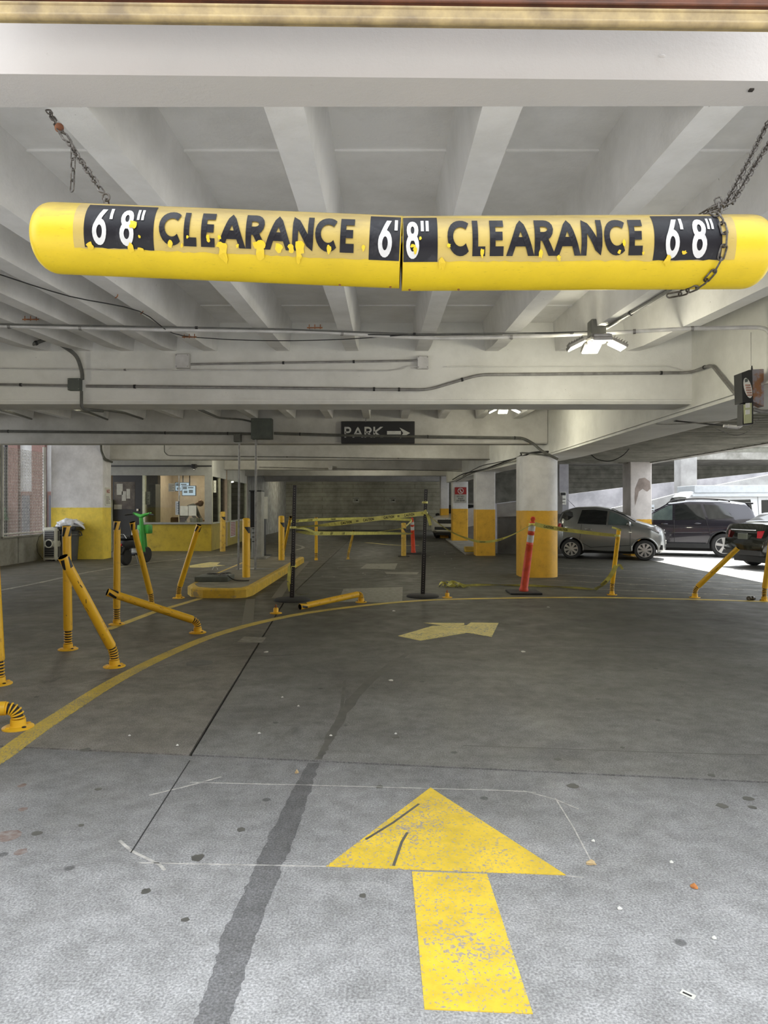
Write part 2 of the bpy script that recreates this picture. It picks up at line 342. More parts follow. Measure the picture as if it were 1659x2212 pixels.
M['rubber'] = mat('black_rubber', (.03, .03, .03), .75)
M['orange'] = mat('orange_plastic', (.80, .085, .03), .5, (.58, .06, .02), 10)
M['tape'] = mat('caution_tape', (.80, .76, .20), .4, (.60, .56, .16), 10, bump=.1)
M['galv'] = mat('galvanised_conduit', (.34, .33, .31), .45, (.22, .21, .2), 10, metal=.5)
M['greyp'] = mat('grey_conduit', (.14, .14, .125), .5, (.09, .09, .08), 10)
M['darkp'] = mat('dark_cable', (.02, .02, .02), .6)
M['whitep'] = mat('white_conduit', (.66, .65, .63), .5, (.5, .49, .47), 6)
M['greenbox'] = mat('grey_green_box', (.10, .115, .10), .5, (.07, .08, .07), 6)
M['col'] = two_tone('column_paint', 1.42)
M['colwall'] = two_tone('pier_paint', 1.48, (.78, .77, .80), (.95, .72, .10))
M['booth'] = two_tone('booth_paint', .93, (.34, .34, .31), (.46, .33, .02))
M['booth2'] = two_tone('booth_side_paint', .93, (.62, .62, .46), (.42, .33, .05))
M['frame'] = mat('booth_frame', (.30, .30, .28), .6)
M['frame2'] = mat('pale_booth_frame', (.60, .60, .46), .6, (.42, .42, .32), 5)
M['beige'] = mat('booth_interior', (.52, .43, .34), .7)
M['concrete'] = mat('raw_concrete', (.36, .35, .32), .8, (.20, .195, .17), 2.5, bump=.4, bscale=30)
M['concrete_dk'] = mat('dark_board_concrete', (.23, .225, .19), .85, (.13, .13, .105), 2.0, bump=.4, bscale=30)
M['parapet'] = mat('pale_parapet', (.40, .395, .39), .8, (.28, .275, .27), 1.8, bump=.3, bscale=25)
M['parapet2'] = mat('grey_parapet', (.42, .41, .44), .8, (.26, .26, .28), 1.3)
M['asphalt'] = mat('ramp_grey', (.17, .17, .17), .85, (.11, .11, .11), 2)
M['paper'] = mat('paper', (.72, .72, .66), .7, bump=0)
M['red'] = mat('sign_red', (.35, .02, .02), .5)
M['chrome'] = mat('chrome', (.7, .7, .7), .2, metal=1, bump=0)
M['rim'] = mat('alloy', (.62, .62, .60), .3, (.5, .5, .5), metal=.7, bump=0)
M['glass_dk'] = mat('tinted_glass', (.012, .014, .014), .06, bump=0, spec=.8)
M['tail'] = mat('tail_lamp', (.45, .01, .02), .15, bump=0, coat=1)
M['head'] = mat('head_lamp', (.35, .34, .36), .1, (.08, .08, .08), 12, bump=0, coat=1)
M['green'] = mat('scooter_green', (.07, .44, .07), .35, bump=0)
M['grey_plastic'] = mat('grey_bin_plastic', (.11, .115, .12), .6)
M['ivory'] = mat('ivory_plastic', (.66, .65, .56), .5)
M['bag'] = mat('white_plastic_bag', (.82, .82, .86), .35, (.6, .62, .68), 14, bump=.5, bscale=25, dist=.02)
def thin_glass():
    m, nt, b, pos = base('clear_pane'); nt.nodes.remove(b); out = nt.nodes['Material Output']
    t = nt.nodes.new('ShaderNodeBsdfTransparent'); t.inputs[0].default_value = (.9, .93, .9, 1); g = nt.nodes.new('ShaderNodeBsdfGlossy'); g.inputs['Roughness'].default_value = .03
    fr = nt.nodes.new('ShaderNodeFresnel'); fr.inputs[0].default_value = 1.5; mx = nt.nodes.new('ShaderNodeMixShader')
    nt.links.new(fr.outputs[0], mx.inputs[0]); nt.links.new(t.outputs[0], mx.inputs[1]); nt.links.new(g.outputs[0], mx.inputs[2]); nt.links.new(mx.outputs[0], out.inputs[0]); return m
M['glass'] = thin_glass()
def block_wall():
    m, nt, b, pos = base('far_block_wall')
    mp = nt.nodes.new('ShaderNodeMapping'); mp.inputs['Rotation'].default_value = (-PI/2, 0, 0); nt.links.new(pos, mp.inputs[0])
    br = nt.nodes.new('ShaderNodeTexBrick'); br.inputs['Scale'].default_value = 1; br.inputs['Brick Width'].default_value = 4.0; br.inputs['Row Height'].default_value = .27; br.inputs['Mortar Size'].default_value = .012
    br.inputs['Color1'].default_value = (.40, .39, .32, 1); br.inputs['Color2'].default_value = (.34, .33, .27, 1); br.inputs['Mortar'].default_value = (.17, .16, .12, 1)
    nt.links.new(mp.outputs[0], br.inputs[0])
    c = mixc(nt, 1, br.outputs[0], ramp(nt, noise(nt, pos, .7, 6, .7), [(.35, (.5, .5, .5)), (.62, (1, 1, 1))]), 'MULTIPLY')
    nt.links.new(c, b.inputs['Base Color']); b.inputs['Roughness'].default_value = .85; return m
M['block'] = block_wall()
M['brick'] = mat('brown_brick', (.17, .095, .08), .85, (.10, .06, .05), 20); M['shutter'] = mat('dark_window', (.05, .05, .06), .3)

# ================================================================ SETTING
XT = lambda X: 4.045-.127*X                     # transverse joint
XL = lambda Y: -1.10-.060*(Y-3.0)               # longitudinal joint
fl = struct(MB().box(-14, 26, -14, 52, -.40, -.02).build('floor', M['joint']))
g = .010
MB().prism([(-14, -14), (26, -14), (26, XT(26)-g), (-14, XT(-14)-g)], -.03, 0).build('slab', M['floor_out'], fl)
MB().prism([(-14, XT(-14)+g), (XL(4.2)-g, XT(-1.2)+g), (XL(11)-g, 11), (XL(11)-g, 52), (-14, 52)], -.03, 0).build('slab', M['floor_left'], fl)
MB().prism([(XL(4.2)+g, XT(-1.2)+g), (7.5, XT(7.5)+g), (7.5, 52), (XL(11)+g, 52), (XL(11)+g, 11)], -.03, 0).build('slab', M['floor_in'], fl)
MB().prism([(7.51, XT(7.5)+g), (26, XT(26)+g), (26, 12.5), (7.51, 12.5)], -.03, 0).build('slab', M['floor_in'], fl)
MB().prism([(7.51, 12.51), (26, 12.51), (26, 52), (7.51, 52)], -.03, 0).build('slab', M['floor_court'], fl)

# ---- ceiling bay 1: sloping slab with pan joists
def zj(Y): return H+1.444+.0548*(Y-2.5) if Y <= 7.9 else H+1.78+.013*(Y-8.3)
DP = .36
ce = MB(); X0, X1 = -11, 3.5
ce.hexa([(X0, 2.34, zj(2.34)+DP), (X1, 2.34, zj(2.34)+DP), (X1, 7.95, zj(7.9)+DP), (X0, 7.95, zj(7.9)+DP), (X0, 2.34, 4.1), (X1, 2.34, 4.1), (X1, 7.95, 4.1), (X0, 7.95, 4.1)])
ce.hexa([(X0, 7.95, zj(8.3)+DP), (X1, 7.95, zj(8.3)+DP), (X1, 14.8, zj(14.7)+DP), (X0, 14.8, zj(14.7)+DP), (X0, 7.95, 4.1), (X1, 7.95, 4.1), (X1, 14.8, 4.1), (X0, 14.8, 4.1)])
ce.box(-11, 3.5, 14.8, 47, 3.55, 4.1); ce.box(3.9, 8.3, 2.6, 21.3, 3.27, 4.1); ce.box(3.6, 8.3, 38.5, 47, 3.5, 4.1)
cei = struct(ce.build('ceiling', M['white']))
def joist(x, ya, yb, w=.145):
    m = MB(); t = .035; n = 10
    for s in range(n):
        a = ya+(yb-ya)*s/n; b = ya+(yb-ya)*(s+1)/n; za, zb = zj(a+1e-3), zj(b-1e-3); j = lambda: random.uniform(-.003, .003)
        if s == 0: pa = (x-w/2, x+w/2)
        pb = (x-w/2+j(), x+w/2+j())
        m.add([(pa[0], a, za), (pa[1], a, za), (pa[1]+t, a, za+DP+.01), (pa[0]-t, a, za+DP+.01), (pb[0], b, zb), (pb[1], b, zb), (pb[1]+t, b, zb+DP+.01), (pb[0]-t, b, zb+DP+.01)],
              [(0, 4, 5, 1), (1, 5, 6, 2), (3, 7, 4, 0)]+([(0, 1, 2, 3)] if s == 0 else [])+([(4, 7, 6, 5)] if s == n-1 else []))
        pa = pb
    return m.build('joist', M['white'], cei)
for x in (-1.147, -.362, .428, 1.226, 2.02, 2.82): joist(x, 2.507, 7.92)
for x in (-1.97, -2.44, -2.92, -3.39, -3.87, -4.5, -5.2, -6.0): joist(x, 2.507, 7.92)
for k in range(-12, 5): joist(.428+.79*k, 8.3, 14.65)
# pan seam ridges in the soffit
for y in (3.62, 7.05):
    for a, b in ((-1.90, -1.24), (-1.05, -.46), (-.26, .33), (.53, 1.13), (1.33, 1.92), (2.12, 2.72)):
        MB().box(a, b, y, y+.012, zj(y)+DP-.012, zj(y)+DP+.01).build('seam', M['white'], cei)
def beam(name, x0, x1, y0, y1, z0, z1, mt, label, ledge=True):
    b = MB().box(x0, x1, y0, y1, z0+.03, z1)
    b.hexa([(x0, y0+.02, z0), (x1, y0+.02, z0), (x1, y1-.02, z0), (x0, y1-.02, z0), (x0, y0, z0+.03), (x1, y0, z0+.03), (x1, y1, z0+.03), (x0, y1, z0+.03)])
    if ledge: b.box(x0, x1, y0-.012, y0+.01, z0+.05, z0+.065)
    return tag(b.build(name, mt), label, 'beam')
# front lintel (slightly skewed in plan)
zl = H+1.444
lm = MB().hexa([(-5, 2.26, zl), (5, 2.41, zl), (5, 2.49, zl), (-5, 2.52, zl), (-5, 2.26, 4.6), (5, 2.41, 4.6), (5, 2.49, 4.6), (-5, 2.52, 4.6)])
lint = tag(lm.build('entrance_lintel', M['wood_white']), 'smooth cream white lintel beam across the top of the garage entrance', 'beam')
for px, py in ((1136, 71), (1190, 69), (1131, 109), (1185, 106), (1124, 145), (1176, 143)):
    c = P(px, py, 2.345+(px-830)*.00003); r = .0055
    MB().ball((c.x, c.y-.004, c.z), .006, .004, .0045, 8, 5).build('rusty_screw', M['rust'], lint, True)
for px, py in ((184, 115), (1430, 123)):
    c = P(px, py, 2.345); MB().ball((c.x, c.y-.004, c.z), .011, .005, .006, 10, 6).build('bolt_head', M['wood_white'], lint, True)
c = P(1623, 181, 2.40); MB().box(c.x-.007, c.x+.007, c.y-.006, c.y+.008, zl-.006, zl+.01).build('anchor_plug', M['scuff'], lint)
# rolling door bottom rail
ra = thing('door_bottom_rail', 'brown rusty roll door edge with a dirty yellow bottom rail at top of frame', 'door rail', (0, 2.12, 3.0))
a = P(-60, 40, 2.10); b = P(1720, 61, 2.10)
def rail(m, d, h0, h1, y0, y1, c):
    m.hexa([(a.x, y0, a.z+h0), (b.x, y0, b.z+h0), (b.x, y1, b.z+h0), (a.x, y1, a.z+h0), (a.x, y0, a.z+h1), (b.x, y0, b.z+h1), (b.x, y1, b.z+h1), (a.x, y1, a.z+h1)])
m = MB(); m.path([a+V(0, .006, .012), b+V(0, .006, .012)], .012, 12); rail(m, 0, .008, .046, 2.096, 2.13, 0); m.path([a+V(0, 0, .046), b+V(0, 0, .046)], .007, 10); m.build('bottom_rail', M['bronze'], ra, True)
m = MB(); rail(m, 0, .05, .40, 2.104, 2.135, 0); m.path([a+V(0, -.002, .066), b+V(0, -.002, .066)], .005, 8); m.build('door_curtain', M['rustbeam'], ra)
# facade over and beside the entrance
struct(MB().box(-14, -4.2, 2.3, 2.55, 0, 9).box(4.2, 26, 2.3, 2.55, 0, 9).box(-4.2, 4.2, 2.42, 2.55, 3.9, 9).build('wall_front', M['concrete']))
beam('ceiling_beam', -10, 3.5, 7.9, 8.4, H+1.172, 3.9, M['cream'], 'pale concrete cross beam with grey conduits, nearest behind the hanging clearance bar')
beam('ceiling_beam', -9.9, 3.46, 14.7, 15.1, H+1.34, 3.9, M['white2'], 'concrete cross beam that carries the black PARK sign')
beam('ceiling_beam', -9.2, 3.34, 20.4, 20.8, H+1.39, 3.9, M['white2'], 'concrete cross beam directly above the attendant booth front')
beam('ceiling_beam', -6.4, 3.2, 26.0, 26.4, H+1.39, 3.9, M['white2'], 'concrete cross beam with a white junction box, second behind the PARK sign beam')
beam('ceiling_beam', -6.4, 3.1, 31.0, 31.5, H+1.39, 3.9, M['white2'], 'distant concrete cross beam, second from the far block wall')
beam('ceiling_beam', -8.4, 3.1, 37.0, 37.5, H+1.36, 3.9, M['white2'], 'farthest concrete cross beam, closest to the block wall')
# right hand girder along the drive
gm = MB()
def gird(pts, zb, z1):
    for (xa, ya, wa), (xb, yb, wb) in zip(pts, pts[1:]):
        gm.hexa([(xa, ya, zb), (xa+wa, ya, zb), (xb+wb, yb, zb), (xb, yb, zb), (xa, ya, z1), (xa+wa, ya, z1), (xb+wb, yb, z1), (xb, yb, z1)])
gird([(3.50, 2.6, .8), (3.50, 7.9, .8), (3.47, 15, .8), (3.05, 21, .6), (2.78, 31, .6)], H+1.08, 3.9)
gm.hexa([(3.485, 2.6, H+1.12), (3.51, 2.6, H+1.12), (3.48, 15, H+1.12), (3.455, 15, H+1.12), (3.485, 2.6, H+1.14), (3.51, 2.6, H+1.14), (3.48, 15, H+1.14), (3.455, 15, H+1.14)])
tag(gm.build('side_girder', M['cream']), 'long pale concrete girder receding over the round column on the right', 'beam')
# right bay ribbed soffit
rb = struct(MB().box(4.28, 8.3, 2.6, 21.4, 2.90, 3.25).box(8.12, 8.36, 2.6, 21.4, 2.84, 4.2).box(3.5, 8.36, 21.4, 21.8, 2.84, 4.2).build('ceiling_ramp', M['concrete']))
for k in range(60):
    y = 3.2+k*.3
    MB().hexa([(4.3, y, 2.9), (8.12, y, 2.9), (8.12, y+.14, 2.9), (4.3, y+.14, 2.9), (4.3, y+.03, 2.86), (8.12, y+.03, 2.86), (8.12, y+.11, 2.86), (4.3, y+.11, 2.86)]).build('rib', M['concrete_dk'], rb)
# the street, and an unseen building added across it to cut low sky light
struct(MB().box(-60, 60, -45, -14, -.4, -.03).box(26, 60, -14, 60, -.4, -.03).box(-60, -14, -14, 60, -.4, -.03).build('floor_street', M['asphalt']))
oc = thing('street_sky_block', 'unseen brick building added across the street to block low sky', 'building', (0, -17, 0))
MB().box(-30, 30, -20, -17, 0, 13).build('wall', M['brick'], oc)
for k in range(12):
    for j in range(3): MB().box(-27+k*4.6, -25+k*4.6, -17.05, -16.95, 1.5+j*3.8, 3.6+j*3.8).build('window', M['shutter'], oc)
# walls
struct(MB().box(-8.9, 4.6, 45, 45.3, 0, 3.6).build('wall_far', M['block']))
struct(MB().box(-6.6, -6.35, 32, 45, 0, 3.6).build('wall_back_left', M['concrete']))
wl = struct(MB().box(-9.95, -9.7, 2.5, 19.95, 0, .72).box(-9.95, -9.7, 2.5, 10.5, .72, 3.9).box(-9.95, -9.7, 17.25, 17.60, .72, 3.9).box(-9.72, -9.66, 17.60, 19.9, .70, .74).build('wall_left', M['concrete']))
for y in (11.2, 12.4, 13.6, 14.8, 16.0, 17.2, 18.4): MB().box(-9.704, -9.696, y, y+.015, .02, .7).build('form_joint', M['joint'], wl)
# pier left of the booth
pier = tag(MB().bbox(-9.55, -8.05, 19.9, 20.5, -.02, 3.6, .02).build('concrete_pier', M['colwall']), 'wide wall pier, white above and bright yellow below, left of the booth door', 'column')
# columns
def rounded_rect(x0, x1, y0, y1, r, n=8):
    out = []
    for cx, cy, a in ((x1-r, y0+r, -90), (x1-r, y1-r, 0), (x0+r, y1-r, 90), (x0+r, y0+r, 180)):
        for k in range(n+1): t = math.radians(a+90*k/n); out.append((cx+r*math.cos(t), cy+r*math.sin(t)))
    return out
def column(label, x0, x1, y0, y1, z1, r, mt=None, name='concrete_column', z0=-.01):
    o = MB().prism(rounded_rect(x0, x1, y0, y1, r), z0, z1).build(name, mt or M['col'], None, True); return tag(o, label, 'column')
column('thick round-edged column, white over yellow, behind the near orange delineator', 2.92, 3.74, 14.70, 15.6, H+1.09, .30)
column('square column, white over yellow, second of the row behind the round-edged column', 2.82, 3.42, 21.3, 21.9, H+1.09, .04)
c3 = column('column bearing the red no walking sign', 2.95, 3.62, 29.9, 30.6, H+1.09, .04)
column('narrow far column, white over yellow, left of the red no walking sign', 2.72, 3.12, 33.4, 33.9, H+1.9, .04)
column('pale column with a peeling brown patch behind the small silver car', 7.52, 8.18, 21.2, 21.9, 2.9, .03, two_tone('court_column_paint', 1.12, (.66, .62, .60)))
column('white sunlit column in the ramp court behind the van', 12.40, 13.08, 29, 29.7, 8, .03, M['parapet'])
# ---- ramps in the right court
bw = struct(MB().box(3.2, 34, 38, 38.4, 0, 9).build('wall_court', M['concrete_dk']))
for k in range(26):
    z = .9+k*.24; d = random.uniform(.02, .06)
    MB().box(3.4, 33.8, 38-d, 38.01, z, z+.225).build('board_course', M['concrete_dk'], bw)
def sloping(name, pts, y0, y1, mt, label):   # pts: (px top, py top, py bottom) at depth y0
    m = MB()
    for (xa, ta, ba), (xb, tb, bb) in zip(pts, pts[1:]):
        A = P(xa, ta, y0); B = P(xb, tb, y0); C = P(xa, ba, y0); D = P(xb, bb, y0)
        C.z = max(C.z, 0); D.z = max(D.z, 0)
        m.hexa([(C.x, y0, C.z), (D.x, y0, D.z), (D.x, y1, D.z), (C.x, y1, C.z), (A.x, y0, A.z), (B.x, y0, B.z), (B.x, y1, B.z), (A.x, y1, A.z)])
    return tag(m.build(name, mt), label, 'parapet')
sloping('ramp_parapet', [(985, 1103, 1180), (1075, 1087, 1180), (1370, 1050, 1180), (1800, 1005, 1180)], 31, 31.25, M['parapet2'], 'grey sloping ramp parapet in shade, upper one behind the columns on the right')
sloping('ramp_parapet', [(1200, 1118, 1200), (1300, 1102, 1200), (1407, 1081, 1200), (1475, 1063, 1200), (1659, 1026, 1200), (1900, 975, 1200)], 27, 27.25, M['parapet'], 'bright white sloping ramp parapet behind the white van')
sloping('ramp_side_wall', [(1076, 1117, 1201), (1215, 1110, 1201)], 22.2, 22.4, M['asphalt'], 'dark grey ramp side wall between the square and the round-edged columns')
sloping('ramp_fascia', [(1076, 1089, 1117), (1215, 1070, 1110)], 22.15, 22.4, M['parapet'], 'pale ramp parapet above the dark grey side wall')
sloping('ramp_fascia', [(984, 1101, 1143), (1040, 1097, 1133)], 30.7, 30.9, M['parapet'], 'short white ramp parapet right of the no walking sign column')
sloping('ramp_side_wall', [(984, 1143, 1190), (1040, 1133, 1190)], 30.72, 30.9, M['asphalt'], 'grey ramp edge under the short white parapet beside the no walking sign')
struct(MB().box(8.3, 34, 33, 37.9, 3.75, 4.1).box(3.6, 8.3, 21.9, 37.9, 3.75, 4.1).build('ceiling_upper_ramp_cover', M['concrete']))  # second slab added overhead to keep sun off the ramp toe
# raised ramp toe
kt = MB().prism([G(963, 1166)[:2], G(1006, 1199)[:2], G(1040, 1197)[:2], G(1040, 1165)[:2], G(985, 1164)[:2]], 0, .05)
tag(kt.build('ramp_toe', M['concrete']), 'grey concrete ramp toe at foot of the square columns', 'kerb')
m = MB(); q = G(1019, 1196); m.bbox(q.x-.22, q.x+.22, q.y-.05, q.y+.3, .05, .22, .03)
tag(m.build('wheel_stop', mat('yellow_kerb', (.62, .42, .05), .6, (.35, .24, .05), 5)), 'low yellow kerb block left of the square column base', 'kerb')

# ---- floor markings (parts of the floor)
M['ruststain'] = mat('rust_stain', (.19, .125, .105), .8, (.30, .27, .25), 30)
def fp(mb, name, mt, label): return mb.build(name, mt, fl, label=label)
def poly(pts, z=.003): return MB().prism([G(x, y)[:2] for x, y in pts], 0, z)
fp(poly([(890, 1884), (1052, 1889), (1151, 2191), (917, 2181)]), 'arrow_stem', M['arrow'], 'wide worn yellow stem of the large painted arrow')
fp(poly([(705, 1872), (930, 1702), (1222, 1891)]), 'arrow_head', M['arrow'], 'yellow triangular head of the large painted arrow')
fp(poly([(860, 1374), (935, 1352), (1008, 1351), (1017, 1345), (1077, 1346), (1062, 1376), (1010, 1367), (908, 1384)]), 'turn_arrow', M['arrow2'], 'pale yellow right-turn arrow painted before the barricade')
fp(poly([(915, 1345.5), (1003, 1346), (1003, 1349.5), (975, 1354)], .0025), 'turn_arrow_tip', M['arrow2'], 'upper tip of the pale yellow turn arrow')
fp(poly([(409, 1222), (436, 1217), (454, 1214.5), (476, 1215), (468, 1220), (487, 1222), (440, 1226), (410, 1226)]), 'lane_arrow', M['arrow2'], 'faded yellow arrow in the booth lane left of the island')
pts = smoothp([G(-60, 1672), G(0, 1636), G(60, 1592), G(130, 1545), G(250, 1470), G(370, 1410), G(480, 1367), G(600, 1336), G(720, 1316), G(900, 1298), G(1100, 1292), G(1300, 1291), G(1500, 1295), G(1700, 1301)], 8)
fp(ribbon(MB(), pts, .135, .003), 'curved_line', M['line'], 'long curved yellow line sweeping across the drive')
fp(ribbon(MB(), [G(534, 1353), G(541, 1294)], .145, .002), 'stripe', M['line_worn'], 'worn yellow stripe from the island nose to the curved line')
fp(ribbon(MB(), [G(597, 1292), G(617, 1262), G(662, 1213)], .16, .002), 'stripe', M['line_worn'], 'faded stripe beside the island kerb')
fp(ribbon(MB(), [G(232, 1360), G(330, 1323), G(432, 1293)], .11, .002), 'stripe', M['line'], 'yellow stripe behind the fallen post')
fp(ribbon(MB(), [G(-60, 1287), G(70, 1262), G(190, 1236), G(330, 1214), G(470, 1200), G(560, 1192)], .10, .002), 'stripe', M['line_white'], 'thin pale line crossing the booth lane')
for (x0, y0, x1, y1) in ((1206, 1226, 1659, 1247), (1190, 1240, 1659, 1262), (1180, 1253, 1659, 1276), (1230, 1270, 1659, 1289)):
    fp(ribbon(MB(), [G(x0, y0), G(x1, y1), G(x1+60, y1+3)], .06, .002), 'parking_line', M['line_white'], None)
fp(ribbon(MB(), smoothp([G(640, 1188), G(655, 1182), G(630, 1176), G(560, 1172)]), .12, .002), 'stripe', M['line_white'], 'thin pale loop line beyond the island')
fp(ribbon(MB(), smoothp([G(790, 1172), G(860, 1178), G(905, 1178)]), .14, .002), 'stripe', M['arrow2'], 'pale yellow marking beyond the orange cone')
for q in ([(778, 1228), (792, 1218), (859, 1217), (853, 1230)], [(730, 1300), (742, 1272), (870, 1268), (869, 1302)], [(512, 1387), (528, 1375), (575, 1377), (566, 1389)], [(830, 1235), (905, 1236), (900, 1241), (835, 1240)]):
    fp(poly(q, .0015), 'patch', M['patch'], 'pale rectangular repair patch in the floor')
def streak(rows, mt, label, z=.0012):
    m = MB(); L = []; R = []
    rows2 = []
    for (a, b) in zip(rows, rows[1:]):
        for k in range(6): t = k/6; rows2.append([a[i]+(b[i]-a[i])*t+(random.uniform(-2.5, 2.5) if i != 1 and a[1] > 1500 else 0) for i in range(3)])
    rows2.append(rows[-1])
    for x, y, w in rows2: L.append(G(x-w, y)); R.append(G(x+w, y))
    for i in range(len(L)-1): m.hexa([V(q.x, q.y, 0) for q in (L[i+1], R[i+1], R[i], L[i])]+[V(q.x, q.y, z) for q in (L[i+1], R[i+1], R[i], L[i])])
    fp(m, 'stain', mt, label)
streak([(892, 1404, 3), (850, 1432, 10), (800, 1470, 10), (760, 1512, 11), (725, 1570, 9), (700, 1620, 8), (688, 1640, 8)], M['tire'], 'curved dark tyre streak', .001)
streak([(676, 1648, 12), (655, 1700, 19), (628, 1760, 25), (600, 1830, 29), (575, 1885, 29), (548, 1950, 33), (520, 2010, 37), (500, 2080, 36), (478, 2150, 36), (455, 2212, 38), (440, 2260, 40)], M['wet'], 'long damp grey streak beside the arrow')
streak([(745, 1470, 3), (738, 1530, 4), (722, 1590, 5)], M['tire'], 'second faint tyre streak', .0006)
for path_, w, mt in (([(283, 1842), (410, 1643)], .006, 'joint'), ([(322, 1718), (402, 1699), (478, 1678)], .010, 'cut'), ([(410, 1690), (700, 1697), (1100, 1708), (1158, 1712)], .006, 'cut'),
        ([(258, 1816), (283, 1838), (345, 1868), (356, 1880)], .014, 'cut'), ([(300, 1864), (704, 1872)], .006, 'cut'), ([(1222, 1892), (1262, 1896)], .006, 'cut'), ([(1130, 1708), (1200, 1727), (1250, 1748)], .006, 'cut'), ([(1200, 1725), (1240, 1790), (1280, 1866)], .006, 'cut')):
    ribbon(MB(), [G(*p) for p in path_], w, .0015).build('saw_cut', M[mt], fl)
for path_ in ([(180, 1478), (560, 1385)], [(480, 1420), (830, 1405)], [(1000, 1610), (1659, 1632)], [(0, 1392), (330, 1290)], [(960, 1395), (1659, 1400)]):
    ribbon(MB(), smoothp([G(a+(c-a)*k/5, b+(d-b)*k/5+random.uniform(-1.5, 1.5)) for (a, b), (c, d) in [path_] for k in range(6)], 3), .006, .001).build('crack', M['tire'], fl)
# skid marks on arrow
for path_ in ([(790, 1815), (850, 1778), (905, 1738)], [(850, 1872), (868, 1820), (880, 1800)]):
    ribbon(MB(), [G(*p) for p in path_], .012, .0045).build('skid_mark', M['tire'], fl)
for px, py, r in ((175, 1783, 6), (212, 1705, 7), (521, 1792, 9), (427, 1853, 14), (1205, 1640, 7), (1238, 1698, 12), (783, 1935, 8), (820, 1700, 7), (1615, 1725, 11), (1625, 1744, 8), (1560, 1741, 12), (48, 1697, 9), (50, 1748, 9), (80, 1800, 10), (45, 1840, 12), (315, 1925, 10), (400, 1987, 8), (855, 1592, 8), (1537, 1675, 8), (15, 1805, 26), (1345, 1615, 5), (185, 1620, 10), (430, 1432, 26)):
    c = G(px, py); rr = r*c.y/F*1.2; n = 11
    MB().prism([(c.x+rr*random.uniform(.7, 1.1)*math.cos(2*PI*k/n), c.y+rr*random.uniform(.7, 1.1)*math.sin(2*PI*k/n)) for k in range(n)], 0, .0013).build('spot', M['tire'] if px > 90 else M['ruststain'] if px < 60 else M['tire'], fl)
M['glass_dim'] = mat('door_glass', (.12, .11, .09), .2, (.05, .045, .04), 3, bump=0)
M['glass_lit'] = mat('lit_side_glass', (.10, .13, .12), .06, (.06, .08, .08), 3, bump=0, spec=.8)  # lighter copy of the car glass, bright view through it painted in
M['paper_dk'] = mat('dull_paper', (.42, .41, .36), .8, (.34, .33, .29), 10, bump=0); M['paper_blue'] = mat('bluish_paper', (.55, .60, .66), .8, bump=0)
M['env'] = mat('brown_rack', (.25, .14, .05), .7); M['maroon'] = mat('maroon_fabric', (.07, .02, .02), .8); M['sage'] = mat('sage_plate', (.50, .52, .30), .5)
M['galv_rust'] = mat('rusty_plate', (.30, .28, .30), .6, (.30, .14, .06), 12, lo=.42, hi=.55); M['orange_key'] = mat('red_key', (.45, .26, .20), .6)
M['concrete_isl'] = mat('island_concrete', (.30, .27, .20), .85, (.17, .15, .11), 3, bump=.3); M['galv_lt'] = mat('light_grey_cabinet', (.42, .42, .38), .5, (.30, .30, .27), 4)
M['led_dim'] = emit('booth_diffuser', (1, .9, .7), 2.0); M['peelb'] = mat('peeled_brown', (.36, .30, .27), .9, (.24, .20, .18), 4); M['plate_dk'] = mat('number_plate', (.12, .13, .10), .5)
M['vanroof'] = mat('van_roof', (.50, .53, .56), .4, bump=0)
# ================================================================ HANGING CLEARANCE BAR
bar = thing('clearance_bar', 'long yellow clearance pipe reading CLEARANCE twice, hanging on chains across the entrance', 'height bar', (0, 2.03, 2.2))
TB = math.radians(20)
class Half:
    def __init__(s, a, b, r): s.a = Vector(a); s.b = Vector(b); s.r = r; s.d = (s.b-s.a).normalized(); s.up = (V(0, 0, 1)-s.d*s.d.z).normalized(); s.fr = V(0, -1, 0)
    def pt(s, px, yo, off=.001):      # px along the bar, yo = height above the axis in radii as seen from below
        X = (px-CX)*1.935/F; t = (X-s.a.x)/s.d.x; th = math.asin(max(-1, min(1, yo)))-TB
        return s.a+s.d*t+(s.fr*math.cos(th)+s.up*math.sin(th))*(s.r+off)
hl = Half(P(84, 514, 2.055), P(866, 546, 2.03), .1); hr = Half(P(868, 549, 2.03), P(1651, 545, 2.03), .103)
def pipe(h, dome_at_a, name, label):
    L = (h.b-h.a).length; n = 8; dome = [(h.r*math.sin(PI/2*(k/n))**.55 if k else .004, .058*(1-math.cos(PI/2*k/n))) for k in range(n+1)]
    prof = dome+[(h.r, L)] if dome_at_a else [(h.r, 0)]+[(r, L-s) for r, s in dome[::-1]]
    m = MB(); m.lathe(h.a, prof, 64, h.d); return m.build(name, M['pipe_y'], bar, 60, label=label)
pipe(hl, True, 'pipe_half', None); pipe(hr, False, 'pipe_half', None)
jm = MB().cyl(hl.b-hl.d*.004, hr.a+hr.d*.001, .0985, n=48); jm.build('joint_ring', M['black'], bar, True)
def panel(h, x0, x1, y0, y1, mt, name, off=.0012, jag=0):
    def fn(u, v):
        yy = y0+(y1-y0)*v
        if jag and v == 0: yy += random.uniform(0, jag)
        return h.pt(x0+(x1-x0)*u, yy, off)
    return MB().grid(fn, max(6, int((x1-x0)/12)), 12).build(name, mt, bar, True)
panel(hl, 152, 862, -.24, .97, M['deck'], 'faded_sticker', .0008, .05); panel(hr, 873, 1588, -.22, .97, M['deck'], 'faded_sticker', .0008, .05)
panel(hl, 176, 329, -.22, .93, M['black_vinyl'], 'black_label', .0016, .04); panel(hl, 798, 864, -.22, .92, M['black_vinyl'], 'black_label', .0016); panel(hr, 871, 945, -.2, .92, M['black_vinyl'], 'black_label', .0016)
panel(hr, 1411, 1557, -.2, .93, M['black_vinyl'], 'black_label', .0016, .03)
